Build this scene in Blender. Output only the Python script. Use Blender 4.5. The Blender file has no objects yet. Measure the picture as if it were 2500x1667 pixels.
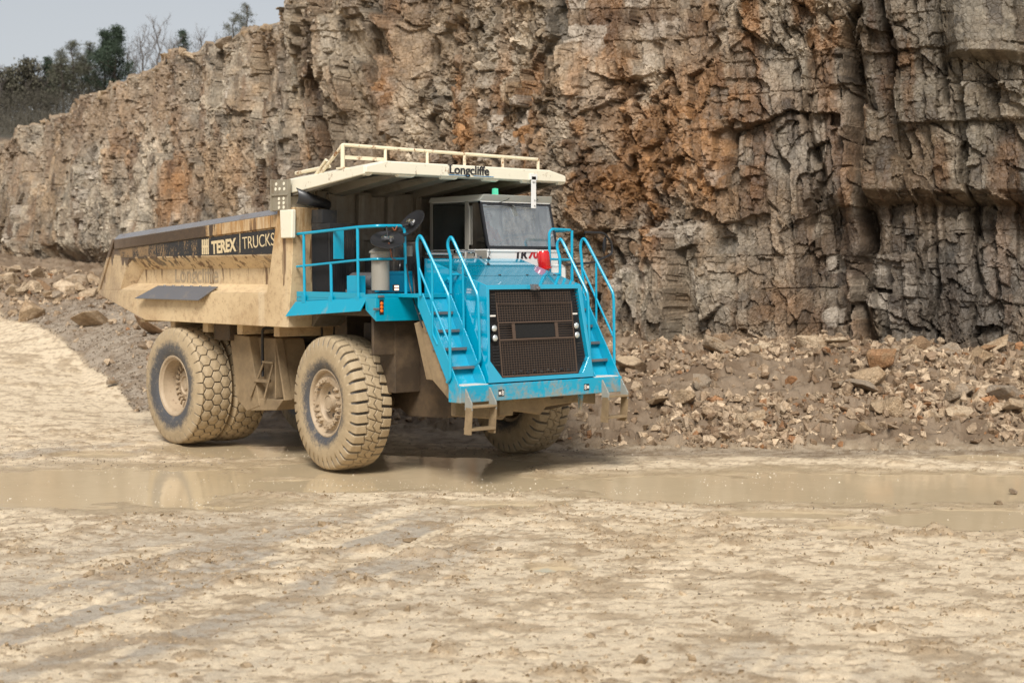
import bpy, bmesh, math, random
import numpy as np
from mathutils import Vector, Matrix
R_ = math.radians
random.seed(7)
sc = bpy.context.scene
col = sc.collection
# ---------------------------------------------------------------- camera, sky, sun, exposure
YAW = 0.713; FPX = 3735.0
CAM = np.array([20.35, -15.67, 3.24])
cd = bpy.data.cameras.new('camera'); cam = bpy.data.objects.new('camera', cd); col.objects.link(cam)
cd.sensor_width = 36; cd.lens = FPX/2500*36; cd.clip_end = 3000; cd.clip_start = .1
_d = Vector((-math.cos(YAW)*math.cos(.048), math.sin(YAW)*math.cos(.048), -math.sin(.048)))
cam.location = CAM; cam.rotation_euler = _d.to_track_quat('-Z', 'Y').to_euler()
cd.dof.use_dof = True; cd.dof.focus_distance = 23.0; cd.dof.aperture_fstop = 1.7
sc.camera = cam
w = bpy.data.worlds.new("World"); sc.world = w; w.use_nodes = True
SUN_EL = R_(47)
nt = w.node_tree; bg = nt.nodes['Background']
sky = nt.nodes.new('ShaderNodeTexSky'); sky.sky_type = 'NISHITA'; sky.sun_disc = False
sky.sun_elevation = SUN_EL; sky.air_density = 1.0; sky.dust_density = 1.6; sky.ozone_density = 1.0
hs = nt.nodes.new('ShaderNodeHueSaturation'); hs.inputs['Saturation'].default_value = .26
nt.links.new(sky.outputs[0], hs.inputs['Color']); nt.links.new(hs.outputs[0], bg.inputs['Color'])
bg.inputs['Strength'].default_value = .060
sl = bpy.data.lights.new('sun', 'SUN'); sl.energy = 2.4; sl.angle = R_(22); sl.color = (1, .955, .89)
so = bpy.data.objects.new('sun', sl); col.objects.link(so)
# soft high light from behind the photographer
SUN_AZ = 139.1 + 180 - 6         # heading (deg) of the direction towards the sun, world frame
sd = Vector((math.cos(R_(SUN_AZ))*math.cos(SUN_EL), math.sin(R_(SUN_AZ))*math.cos(SUN_EL), math.sin(SUN_EL)))
so.rotation_euler = sd.to_track_quat('Z', 'Y').to_euler()
sky.sun_rotation = math.atan2(sd.x, sd.y)
sc.view_settings.view_transform = 'Standard'; sc.view_settings.look = 'None'
sc.view_settings.exposure = 0.85; sc.view_settings.gamma = 1
sc.cycles.use_denoising = True; sc.cycles.denoising_prefilter = 'FAST'
sc.cycles.max_bounces = 6

# ---------------------------------------------------------------- frames
Dh = np.array([-math.cos(YAW), math.sin(YAW)]); Rh = np.array([math.sin(YAW), math.cos(YAW)])
def W(a, b):                       # metres ahead / to the right of the photographer's spot -> world x, y
    return CAM[0]+a*Dh[0]+b*Rh[0], CAM[1]+a*Dh[1]+b*Rh[1]
def G(x, y, z=0.0):                # survey: sight line x,y meets height z -> (a, b)
    a = (3.24-z)*FPX/(y-654.0); return a, a*(x-1250)/FPX

# ---------------------------------------------------------------- noise
def h2(ix, iy, s):
    ix = ix.astype(np.int64); iy = iy.astype(np.int64)
    n = (ix*374761393 + iy*668265263 + s*982451653) & 0xffffffff
    n = ((n ^ (n >> 13))*1274126177) & 0xffffffff
    n = ((n ^ (n >> 16))*2246822519) & 0xffffffff
    return ((n ^ (n >> 15)) & 0xffffff)/float(0xffffff)
def vnoise(x, y, s=0):
    x0 = np.floor(x); y0 = np.floor(y); fx = x-x0; fy = y-y0
    fx = fx*fx*(3-2*fx); fy = fy*fy*(3-2*fy)
    a = h2(x0, y0, s); b = h2(x0+1, y0, s); c = h2(x0, y0+1, s); d = h2(x0+1, y0+1, s)
    return (a+(b-a)*fx)*(1-fy)+(c+(d-c)*fx)*fy
def fbm(x, y, s=0, o=4, g=.5):
    t = 0; A = 1; n = 0
    for k in range(o):
        t = t+A*vnoise(x*2**k+k*17.3, y*2**k+k*5.1, s+k); n += A; A *= g
    return t/n
def vor(x, y, s=0, jit=.9):
    x0 = np.floor(x); y0 = np.floor(y)
    f1 = np.full(x.shape, 9.); f2 = np.full(x.shape, 9.)
    r1 = np.zeros(x.shape); r2 = r1.copy(); r3 = r1.copy(); dx1 = r1.copy(); dy1 = r1.copy()
    for i in (-1, 0, 1):
        for j in (-1, 0, 1):
            cx = x0+i; cy = y0+j
            px = cx+.5+jit*(h2(cx, cy, s)-.5); py = cy+.5+jit*(h2(cx, cy, s+1)-.5)
            dx = x-px; dy = y-py
            d = np.maximum(np.abs(dx+.25*dy), np.abs(dy-.2*dx))*.6+.4*np.sqrt(dx*dx+dy*dy)
            m = d < f1
            f2 = np.where(m, f1, np.minimum(f2, d))
            f1 = np.where(m, d, f1)
            dx1 = np.where(m, dx, dx1); dy1 = np.where(m, dy, dy1)
            q = h2(cx, cy, s+2)
            r1 = np.where(m, q, r1); r2 = np.where(m, h2(cx, cy, s+3), r2); r3 = np.where(m, h2(cx, cy, s+4), r3)
    return f1, f2, r1, r2, r3, dx1, dy1
def brick(u, v, s):
    # vertical joints first, then staggered breaks inside each column
    uu = u+.55*(vnoise(u*.8, v*.22, s+20)-.5)+.10*(vnoise(u*3, v*2.2, s+25)-.5); i = np.floor(uu); i = np.where(h2(np.floor(i/2), 0*i, s+30) > .7, np.floor(i/2)*2, i); fu = np.minimum(np.abs(uu-i), 1)
    z0 = 0*i; vv = v*(.55+.9*h2(i, z0, s+22))+h2(i, z0, s+21)*9+.35*(vnoise(u*.9, v*.9, s+23)-.5)+(h2(i, z0, s+26)-.5)*.9*fu
    j = np.floor(vv); fv = vv-j
    e = np.minimum(np.minimum(fu, 1-fu), np.minimum(fv, 1-fv)*.9)
    return e, h2(i, j, s+2), h2(i, j, s+3), h2(i, j, s+4), fu-.5, fv-.5
def sst(a, b, x):
    t = np.clip((x-a)/(b-a), 0, 1); return t*t*(3-2*t)
def mix(a, b, t):
    return a*(1-t)+b*t
def C3(*c): return np.array(c, float)

# ---------------------------------------------------------------- object helpers
def tag(o, label=None, cat=None, group=None, kind=None):
    if label: o['label'] = label
    if cat: o['category'] = cat
    if group: o['group'] = group
    if kind: o['kind'] = kind
    return o
def link(name, me, mat=None, parent=None):
    o = bpy.data.objects.new(name, me); col.objects.link(o)
    if mat: me.materials.append(mat)
    if parent: o.parent = parent
    return o
def empty(name, loc=(0, 0, 0), parent=None):
    o = bpy.data.objects.new(name, None); col.objects.link(o); o.location = loc
    o.empty_display_size = .3
    if parent: o.parent = parent
    return o
def npmesh(name, V, F, colors=None, smooth=False, attrs=None):
    V = np.asarray(V, np.float32); F = np.asarray(F, np.int32)
    me = bpy.data.meshes.new(name); n = F.shape[1]
    me.vertices.add(len(V)); me.vertices.foreach_set('co', V.ravel())
    me.loops.add(F.size); me.loops.foreach_set('vertex_index', F.ravel())
    me.polygons.add(len(F)); me.polygons.foreach_set('loop_start', np.arange(0, F.size, n, dtype=np.int32))
    me.polygons.foreach_set('loop_total', np.full(len(F), n, np.int32))
    me.polygons.foreach_set('use_smooth', np.full(len(F), smooth))
    me.update(calc_edges=True); me.validate()
    if colors is not None:
        at = me.color_attributes.new('tint', 'FLOAT_COLOR', 'POINT')
        c = np.ones((len(V), 4), np.float32); c[:, :3] = colors; at.data.foreach_set('color', c.ravel())
    for k, v in (attrs or {}).items():
        at = me.attributes.new(k, 'FLOAT', 'POINT'); at.data.foreach_set('value', np.asarray(v, np.float32).ravel())
    return me
def gridfaces(nu, nv, wrapu=False):
    i = np.arange(nu if wrapu else nu-1); j = np.arange(nv-1)
    I, J = np.meshgrid(i, j, indexing='ij'); I2 = (I+1) % nu
    return np.stack([I*nv+J, I2*nv+J, I2*nv+J+1, I*nv+J+1], -1).reshape(-1, 4)
class MB:
    def __init__(s): s.v = []; s.f = []
    def add(s, vs, fs):
        n = len(s.v); s.v += [tuple(v) for v in vs]; s.f += [tuple(n+i for i in f) for f in fs]; return s
    def loft(s, A, B, caps=True):        # two matching point loops
        n = len(A); f = [(i, (i+1) % n, n+(i+1) % n, n+i) for i in range(n)]
        if caps: f += [tuple(range(n))[::-1], tuple(range(n, 2*n))]
        return s.add(list(A)+list(B), f)
    def box(s, x0, x1, y0, y1, z0, z1):
        return s.loft([(x0, y0, z0), (x1, y0, z0), (x1, y1, z0), (x0, y1, z0)], [(x0, y0, z1), (x1, y0, z1), (x1, y1, z1), (x0, y1, z1)])
    def cbox(s, c, d, M=None):
        x, y, z = d[0]/2, d[1]/2, d[2]/2
        P = [(-x, -y, -z), (x, -y, -z), (x, y, -z), (-x, y, -z), (-x, -y, z), (x, -y, z), (x, y, z), (-x, y, z)]
        P = [Vector(p) for p in P]
        if M is not None: P = [M @ p for p in P]
        P = [p+Vector(c) for p in P]
        return s.loft(P[:4], P[4:])
    def xz(s, poly, y0, y1):             # polygon in XZ, extruded in Y
        return s.loft([(x, y0, z) for x, z in poly], [(x, y1, z) for x, z in poly])
    def yz(s, poly, x0, x1):
        return s.loft([(x0, y, z) for y, z in poly], [(x1, y, z) for y, z in poly])
    def xy(s, poly, z0, z1):
        return s.loft([(x, y, z0) for x, y in poly], [(x, y, z1) for x, y in poly])
    def tube(s, pts, r, n=8, caps=True, rr=None):
        pts = [Vector(p) for p in pts]; rings = []; N = len(pts)
        up = None; base = len(s.v); vs = []; fs = []
        for i, p in enumerate(pts):
            t = (pts[min(i+1, N-1)]-pts[max(i-1, 0)])
            if t.length < 1e-9: t = Vector((0, 0, 1))
            t.normalize()
            if up is None:
                up = t.orthogonal().normalized()
            else:
                up = (up-t*up.dot(t)); up = up.normalized() if up.length > 1e-6 else t.orthogonal().normalized()
            b = t.cross(up); q = rr[i] if rr else r
            vs += [p+up*(q*math.cos(2*math.pi*k/n))+b*(q*math.sin(2*math.pi*k/n)) for k in range(n)]
        for i in range(N-1):
            for k in range(n):
                fs.append((i*n+k, i*n+(k+1) % n, (i+1)*n+(k+1) % n, (i+1)*n+k))
        if caps: fs += [tuple(range(n))[::-1], tuple(range((N-1)*n, N*n))]
        return s.add(vs, fs)
    def lathe(s, prof, n=48, axis='Y', c=(0, 0, 0)):   # prof: (h, r) along axis
        vs = []; fs = []; m = len(prof)
        for i in range(n):
            a = 2*math.pi*i/n
            for h, r in prof:
                if axis == 'Y': vs.append((c[0]+r*math.cos(a), c[1]+h, c[2]+r*math.sin(a)))
                elif axis == 'Z': vs.append((c[0]+r*math.cos(a), c[1]+r*math.sin(a), c[2]+h))
                else: vs.append((c[0]+h, c[1]+r*math.cos(a), c[2]+r*math.sin(a)))
        for i in range(n):
            for j in range(m-1):
                fs.append((i*m+j, ((i+1) % n)*m+j, ((i+1) % n)*m+j+1, i*m+j+1))
        return s.add(vs, fs)
    def build(s, name, mat, parent=None, bevel=0, smooth=False, label=None, seg=2):
        me = bpy.data.meshes.new(name); me.from_pydata(s.v, [], s.f); me.validate()
        bm = bmesh.new(); bm.from_mesh(me); bmesh.ops.remove_doubles(bm, verts=bm.verts, dist=1e-5)
        bmesh.ops.recalc_face_normals(bm, faces=bm.faces); bm.to_mesh(me); bm.free()
        o = link(name, me, mat, parent)
        if smooth or bevel:
            me.polygons.foreach_set('use_smooth', [True]*len(me.polygons))
            me.set_sharp_from_angle(angle=R_(38))
        if bevel:
            m = o.modifiers.new('bevel', 'BEVEL'); m.width = bevel; m.segments = seg; m.limit_method = 'ANGLE'; m.angle_limit = R_(30); m.harden_normals = True
        if label: o['label'] = label
        return o
def arc(c, r, a0, a1, n, ax):            # arc points; ax = two unit vectors
    u, v = Vector(ax[0]), Vector(ax[1]); c = Vector(c)
    return [c+u*(r*math.cos(a0+(a1-a0)*i/n))+v*(r*math.sin(a0+(a1-a0)*i/n)) for i in range(n+1)]
def soft(pts, r=.08, n=5):               # round the corners of a pipe run
    P = [Vector(p) for p in pts]; out = [P[0]]
    for i in range(1, len(P)-1):
        a = (P[i-1]-P[i]); b = (P[i+1]-P[i]); q = min(r, a.length*.45, b.length*.45)
        A = P[i]+a.normalized()*q; B = P[i]+b.normalized()*q
        for k in range(n+1):
            t = k/n; out.append(A*(1-t)**2+P[i]*2*t*(1-t)+B*t*t)
    return out+[P[-1]]

# ---------------------------------------------------------------- materials
class NT:
    def __init__(s, name):
        s.m = bpy.data.materials.new(name); s.m.use_nodes = True; s.t = s.m.node_tree
        s.p = s.t.nodes['Principled BSDF']; s.out = s.t.nodes['Material Output']
        s.tc = s.t.nodes.new('ShaderNodeTexCoord')
    def n(s, typ, **kw):
        nd = s.t.nodes.new(typ)
        for k, v in kw.items():
            if hasattr(nd, k) and k not in ('Scale',): setattr(nd, k, v)
            else: nd.inputs[k].default_value = v
        return nd
    def l(s, a, b): s.t.links.new(a, b)
    def map(s, scale=(1, 1, 1), src='Object', rot=(0, 0, 0)):
        m = s.t.nodes.new('ShaderNodeMapping'); m.inputs['Scale'].default_value = scale; m.inputs['Rotation'].default_value = rot
        s.l(s.tc.outputs[src], m.inputs[0]); return m.outputs[0]
    def noise(s, scale, detail=6, rough=.6, vec=None, dist=0):
        n = s.n('ShaderNodeTexNoise'); n.inputs['Scale'].default_value = scale; n.inputs['Detail'].default_value = detail
        n.inputs['Roughness'].default_value = rough; n.inputs['Distortion'].default_value = dist
        s.l(vec if vec is not None else s.tc.outputs['Object'], n.inputs['Vector']); return n.outputs['Fac']
    def ramp(s, fac, stops, interp='LINEAR'):
        r = s.n('ShaderNodeValToRGB'); e = r.color_ramp.elements; r.color_ramp.interpolation = interp
        while len(e) < len(stops): e.new(.5)
        for i, (p, c) in enumerate(stops):
            e[i].position = p; e[i].color = (c, c, c, 1) if isinstance(c, (int, float)) else (*c, 1)
        s.l(fac, r.inputs[0]); return r.outputs[0]
    def mix(s, fac, a, b, mode='MIX'):
        m = s.n('ShaderNodeMix', data_type='RGBA', blend_type=mode)
        for k, v in ((0, fac), (6, a), (7, b)):
            if isinstance(v, (int, float)): m.inputs[k].default_value = v
            elif isinstance(v, tuple): m.inputs[k].default_value = (*v, 1)
            else: s.l(v, m.inputs[k])
        return m.outputs[2]
    def math(s, op, a, b=None, clamp=False):
        m = s.n('ShaderNodeMath', operation=op); m.use_clamp = clamp
        for k, v in ((0, a), (1, b)):
            if v is None: continue
            if isinstance(v, (int, float)): m.inputs[k].default_value = v
            else: s.l(v, m.inputs[k])
        return m.outputs[0]
    def bump(s, h, strength=.3, dist=.02, nrm=None):
        b = s.n('ShaderNodeBump'); b.inputs['Strength'].default_value = strength; b.inputs['Distance'].default_value = dist
        s.l(h, b.inputs['Height'])
        if nrm is not None: s.l(nrm, b.inputs['Normal'])
        s.l(b.outputs[0], s.p.inputs['Normal']); return b.outputs[0]
    def base(s, c):
        if isinstance(c, tuple): s.p.inputs['Base Color'].default_value = (*c, 1)
        else: s.l(c, s.p.inputs['Base Color'])
    def rough(s, r):
        if isinstance(r, (int, float)): s.p.inputs['Roughness'].default_value = r
        else: s.l(r, s.p.inputs['Roughness'])
    def z(s):
        x = s.n('ShaderNodeSeparateXYZ'); s.l(s.tc.outputs['Object'], x.inputs[0]); return x
MUD = (.36, .25, .135)
def paint(name, c, rough=.3, dirt=.35, dirtcol=MUD, zlo=None, zhi=None, coat=.3, streak=0, rust=0, metal=0):
    """painted or bare steel with blotchy dirt; more of it near the ground when zlo/zhi are given"""
    m = NT(name)
    n1 = m.noise(2.3, 8, .65); n2 = m.noise(14, 6, .7)
    f = m.math('ADD', m.math('MULTIPLY', n1, .65), m.math('MULTIPLY', n2, .35))
    if streak:
        n3 = m.noise(1, 6, .6, m.map((9, 9, .9))); f = m.math('ADD', m.math('MULTIPLY', f, 1-streak), m.math('MULTIPLY', n3, streak))
    if zlo is not None:
        r = m.n('ShaderNodeMapRange'); m.l(m.z().outputs[2], r.inputs[0]); r.inputs[1].default_value = zlo; r.inputs[2].default_value = zhi
        r.inputs[3].default_value = .28; r.inputs[4].default_value = -.1
        f = m.math('ADD', f, r.outputs[0])
    mask = m.ramp(f, [(max(0, .66-dirt*.6), 0.), (min(1, .80-dirt*.35), 1.)])
    cv = m.mix(m.noise(1.1, 3), tuple(x*.9 for x in c), tuple(min(1, x*1.06) for x in c))
    dv = m.mix(m.noise(5, 5), tuple(x*.75 for x in dirtcol), tuple(x*1.2 for x in dirtcol))
    out = m.mix(m.math('MULTIPLY', mask, .9), cv, dv)
    if rust:
        rm = m.ramp(m.noise(6, 9, .75, m.map((1, 1, .6))), [(.60-rust*.2, 0.), (.66-rust*.1, 1.)])
        out = m.mix(rm, out, m.mix(m.noise(20, 4), (.16, .055, .018), (.33, .15, .05)))
        mask = m.math('MAXIMUM', mask, rm)
    m.base(out); m.rough(m.math('ADD', rough, m.math('MULTIPLY', mask, .55-rough*.5)))
    m.p.inputs['Metallic'].default_value = metal
    m.p.inputs['Coat Weight'].default_value = coat; m.p.inputs['Coat Roughness'].default_value = .12
    m.bump(m.math('ADD', m.math('MULTIPLY', mask, .5), m.math('MULTIPLY', n2, .25)), .25, .01)
    return m.m
def plain(name, c, rough=.5, metal=0, coat=0, bump=.1, var=.2, sc_=12):
    m = NT(name); n = m.noise(sc_, 5)
    m.base(m.mix(n, tuple(x*(1-var) for x in c), tuple(min(1, x*(1+var)) for x in c))); m.rough(rough)
    m.p.inputs['Metallic'].default_value = metal; m.p.inputs['Coat Weight'].default_value = coat
    m.bump(n, bump, .01); return m.m
M = {}
BLUE = (.0, .33, .51)
M['blue'] = paint('blue_paint', BLUE, .38, .16, MUD, .9, 1.9, .2)
M['blue_clean'] = paint('blue_hood_paint', (.0, .34, .53), .12, .0, MUD, None, None, 1)
for _n in M['blue_clean'].node_tree.nodes:
    if _n.type == 'BSDF_PRINCIPLED': _n.inputs['Coat IOR'].default_value = 1.9; _n.inputs['Coat Roughness'].default_value = .03
M['blue_worn'] = paint('blue_worn_paint', (.0, .31, .46), .3, .20, (.30, .27, .22), 1.3, 2.9, .4, .5)
M['underside'] = paint('shaded_canopy_underside', (.20, .175, .135), .6, .3, (.10, .075, .05), None, None, 0)  # dark base colour paints in the shade beneath the canopy
M['perf'] = paint('pressed_plate_steel', (.26, .23, .17), .5, .3, (.14, .09, .05), None, None, 0)
M['headboard'] = paint('shaded_headboard', (.19, .165, .13), .6, .4, (.12, .085, .05), None, None, 0, .5)  # shadow over the headboard is put into this darker grey
M['wet_rail'] = paint('wet_rail_steel', (.20, .19, .19), .18, .25, (.16, .10, .05), None, None, .8)
M['white'] = paint('white_cab_paint', (.78, .77, .74), .25, .05, MUD, None, None, .5)
M['cream'] = paint('cream_canopy_paint', (.80, .75, .60), .35, .10, (.45, .33, .18), None, None, .2, .4, .02)
M['rail_cream'] = paint('cream_rail_paint', (.78, .69, .50), .45, .12, (.36, .19, .08), None, None, .1, .2, .22)
M['chassis'] = paint('muddy_steel', (.05, .036, .024), .6, .45, (.13, .085, .045), None, None, 0)
M['mud_tan'] = paint('mud_caked_steel', (.15, .105, .06), .6, .6, (.30, .215, .12), None, None, 0)
M['dark'] = paint('dark_steel', (.014, .014, .015), .6, .25, (.10, .075, .05), None, None, 0)
M['black'] = plain('black_plastic', (.018, .018, .02), .4, 0, .1)
M['grey_steel'] = paint('grey_wear_steel', (.17, .165, .17), .4, .2, (.40, .30, .2), None, None, .2, 0, 0, .3)
M['chrome'] = plain('bright_metal', (.7, .7, .7), .15, 1)
M['canister'] = paint('grey_canister', (.27, .255, .22), .4, .15, (.25, .19, .12), None, None, .1)
M['red'] = plain('red_plastic', (.55, .012, .012), .18, 0, .6, .02)
M['redtext'] = plain('red_letters', (.50, .02, .03), .4)
M['blacktext'] = plain('black_letters', (.02, .02, .025), .4)
M['creamtext'] = plain('cream_letters', (.62, .50, .30), .6, bump=.3, var=.35, sc_=30)
M['fadedtext'] = plain('faded_letters', (.36, .28, .185), .6, var=.5, sc_=9)
M['greentxt'] = plain('blue_underline', (.02, .20, .42), .4)
M['white_dot'] = plain('white_mark', (.75, .72, .66), .5)
M['amber'] = plain('amber_lens', (.75, .16, .01), .2, 0, .6)
M['seat'] = plain('dark_fabric', (.03, .03, .035), .9)
M['hiviz'] = plain('orange_jacket', (.80, .10, .03), .7)
M['skin'] = plain('skin', (.45, .25, .17), .6)
M['mesh_steel'] = paint('rusty_mesh', (.085, .055, .038), .6, .3, (.085, .05, .03), None, None, 0, 0, .0)
def body_mat():
    m = NT('mud_coated_body')
    xyz = m.z()
    base = m.mix(m.noise(1.6, 9, .7), (.50, .36, .20), (.70, .55, .34))
    base = m.mix(m.ramp(m.noise(.8, 8, .65), [(.48, 0.), (.66, .7)]), base, (.40, .27, .14))
    base = m.mix(m.ramp(m.noise(7, 8, .8), [(.50, 0.), (.62, .6)]), base, (.34, .22, .12))
    gb = m.n('ShaderNodeMapRange'); m.l(xyz.outputs[2], gb.inputs[0]); gb.inputs[1].default_value = 3.45; gb.inputs[2].default_value = 3.75
    base = m.mix(m.math('MULTIPLY', gb.outputs[0], m.ramp(m.noise(1, 5, .7, m.map((9, 9, 1.5))), [(.40, .2), (.60, 1.)])), base, (.36, .20, .075))
    # runs hanging from the lip of the recess and pale rinsed runs
    up = m.n('ShaderNodeMapRange'); m.l(xyz.outputs[2], up.inputs[0]); up.inputs[1].default_value = 2.85; up.inputs[2].default_value = 3.42
    dr = m.math('ADD', m.math('MULTIPLY', m.ramp(m.noise(1, 4, .7, m.map((5, 5, .25))), [(.50, 0.), (.66, 1.)]), m.math('MINIMUM', m.math('MULTIPLY', up.outputs[0], 5.), 1.)), m.math('MULTIPLY', up.outputs[0], .45))
    base = m.mix(m.ramp(dr, [(.80, 0.), (.90, .9)]), base, (.13, .07, .035))
    pr = m.ramp(m.noise(1, 4, .6, m.map((4, 4, .18))), [(.58, 0.), (.70, .35)]); base = m.mix(pr, base, (.66, .56, .40))
    rz = m.n('ShaderNodeMapRange'); m.l(xyz.outputs[2], rz.inputs[0]); rz.inputs[1].default_value = 3.25; rz.inputs[2].default_value = 3.7
    rx = m.n('ShaderNodeMapRange'); m.l(xyz.outputs[0], rx.inputs[0]); rx.inputs[1].default_value = -2.2; rx.inputs[2].default_value = -4.8
    # dark wet stain spreading from the rear top edge, ending in runs
    runs = m.noise(1, 3, .5, m.map((6.5, 6.5, .35)))
    f = m.math('ADD', m.math('MULTIPLY', rz.outputs[0], 1.), m.math('MULTIPLY', m.ramp(runs, [(.46, 0.), (.60, 1.)]), .45))
    f = m.math('MULTIPLY', f, rx.outputs[0])
    f = m.math('ADD', f, m.math('MULTIPLY', m.noise(22, 6, .8), .35))
    wet = m.ramp(f, [(.66, 0.), (.74, 1.)])
    base = m.mix(wet, base, m.mix(m.noise(9, 4), (.035, .02, .012), (.09, .055, .03)))
    sp = m.ramp(m.noise(30, 3, .6), [(.66, 0.), (.70, .8)]); base = m.mix(sp, base, (.20, .12, .06))
    rq = m.n('ShaderNodeMapRange'); m.l(xyz.outputs[0], rq.inputs[0]); rq.inputs[1].default_value = -5.9; rq.inputs[2].default_value = -7.6
    gr = m.math('MULTIPLY', rq.outputs[0], m.ramp(m.noise(1.5, 8, .7, m.map((3, 3, 1))), [(.3, .3), (.6, 1.)])); base = m.mix(m.math('MULTIPLY', gr, .75), base, m.mix(m.noise(8, 6, .7), (.13, .085, .055), (.27, .21, .16)))
    dn = m.ramp(m.noise(26, 6, .85), [(.60, 0.), (.66, .7)]); base = m.mix(dn, base, (.24, .15, .075))
    m.base(base); m.rough(m.mix(wet, (.6, .6, .6), (.3, .3, .3)))
    m.bump(m.noise(25, 6, .7), .3, .01); return m.m
M['body'] = body_mat()
def panel_mat():
    m = NT('black_side_panel')
    xyz = m.z()
    rx = m.n('ShaderNodeMapRange'); m.l(xyz.outputs[0], rx.inputs[0]); rx.inputs[1].default_value = -3.0; rx.inputs[2].default_value = -6.4
    rx.inputs[3].default_value = -.12; rx.inputs[4].default_value = .10
    f = m.math('ADD', m.noise(1, 9, .75, m.map((9, 9, 2.2))), rx.outputs[0])
    f2 = m.math('ADD', m.math('MULTIPLY', f, .6), m.math('MULTIPLY', m.noise(35, 4), .4))
    mk = m.ramp(f2, [(.50, 0.), (.56, 1.)])
    m.base(m.mix(mk, (.018, .018, .02), m.mix(m.noise(4, 4), (.10, .06, .03), (.34, .22, .11)))); m.rough(.45); m.bump(mk, .2, .005); return m.m
M['panel'] = panel_mat()
def tyre_mat(inner):
    m = NT('muddy_rubber')
    xyz = m.z()
    r = m.math('SQRT', m.math('ADD', m.math('POWER', xyz.outputs[0], 2), m.math('POWER', xyz.outputs[2], 2)))
    rr = m.n('ShaderNodeMapRange'); m.l(r, rr.inputs[0]); rr.inputs[1].default_value = inner; rr.inputs[2].default_value = inner+.34
    rr.inputs[3].default_value = -.02; rr.inputs[4].default_value = .40
    f = m.math('ADD', rr.outputs[0], m.math('MULTIPLY', m.math('ADD', m.noise(4, 10, .8), m.math('MULTIPLY', m.noise(26, 6, .85), .8)), .62))
    mk = m.ramp(f, [(.56, 0.), (.74, 1.)])
    mud = m.mix(m.noise(6, 8, .7), (.25, .18, .10), (.52, .41, .26))
    gv = m.n('ShaderNodeAttribute', attribute_name='groove'); mk = m.math('MULTIPLY', mk, m.math('SUBTRACT', 1., m.math('MULTIPLY', gv.outputs['Fac'], .85)))  # dark rubber in the grooves paints their shadow into the colour
    m.base(m.mix(mk, m.mix(m.noise(30, 4), (.035, .037, .042), (.10, .10, .105)), mud)); m.rough(m.mix(mk, (.45, .45, .45), (.65, .65, .65)))
    m.bump(m.math('ADD', m.noise(30, 6, .8), m.noise(8, 4)), .35, .012); return m.m
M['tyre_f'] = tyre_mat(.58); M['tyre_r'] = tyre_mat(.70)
def rim_mat():
    m = NT('muddy_rim'); n = m.noise(7, 7, .7)
    c = m.mix(n, (.28, .205, .13), (.52, .41, .28)); c = m.mix(m.ramp(m.noise(18, 5), [(.6, 0.), (.7, .6)]), c, (.17, .09, .05))
    m.base(c); m.rough(.6); m.bump(n, .4, .012); return m.m
M['rim'] = rim_mat()
def glass_mat():
    m = NT('window_glass'); t = m.t
    tr = m.n('ShaderNodeBsdfTransparent'); tr.inputs[0].default_value = (.85, .90, .90, 1)
    gl = m.n('ShaderNodeBsdfGlossy'); gl.inputs['Roughness'].default_value = .04; gl.inputs[0].default_value = (.9, .95, 1, 1)
    fr = m.n('ShaderNodeFresnel'); fr.inputs[0].default_value = 2.4
    df = m.n('ShaderNodeBsdfDiffuse'); df.inputs[0].default_value = (.62, .66, .66, 1)
    m1 = m.n('ShaderNodeMixShader'); m2 = m.n('ShaderNodeMixShader')
    st = m.ramp(m.noise(1, 6, .7, m.map((14, 14, 2))), [(.30, .08), (.75, .30)])
    m.l(m.math('ADD', fr.outputs[0], .18), m1.inputs[0]); m.l(tr.outputs[0], m1.inputs[1]); m.l(gl.outputs[0], m1.inputs[2])
    m.l(st, m2.inputs[0]); m.l(m1.outputs[0], m2.inputs[1]); m.l(df.outputs[0], m2.inputs[2])
    m.l(m2.outputs[0], m.out.inputs[0]); return m.m
M['glass'] = glass_mat()
def sideglass():
    m = NT('dark_side_glass')
    tr = m.n('ShaderNodeBsdfTransparent'); tr.inputs[0].default_value = (.25, .28, .28, 1)
    gl = m.n('ShaderNodeBsdfGlossy'); gl.inputs['Roughness'].default_value = .05; fr = m.n('ShaderNodeFresnel'); fr.inputs[0].default_value = 1.45
    m1 = m.n('ShaderNodeMixShader'); m.l(fr.outputs[0], m1.inputs[0]); m.l(tr.outputs[0], m1.inputs[1]); m.l(gl.outputs[0], m1.inputs[2]); m.l(m1.outputs[0], m.out.inputs[0]); return m.m
M['sideglass'] = sideglass()
def emis(name, c, e):
    m = NT(name); m.base(c); m.p.inputs['Emission Color'].default_value = (*c, 1); m.p.inputs['Emission Strength'].default_value = e; m.rough(.2); return m.m
M['beacon'] = emis('green_beacon_lens', (.10, .60, .36), .55)
M['lamp_on'] = emis('lit_work_lamp', (1, .62, .45), .7)
M['lens'] = plain('headlight_lens', (.62, .66, .64), .08, .5, 1, .3, .3, 40)
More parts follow.
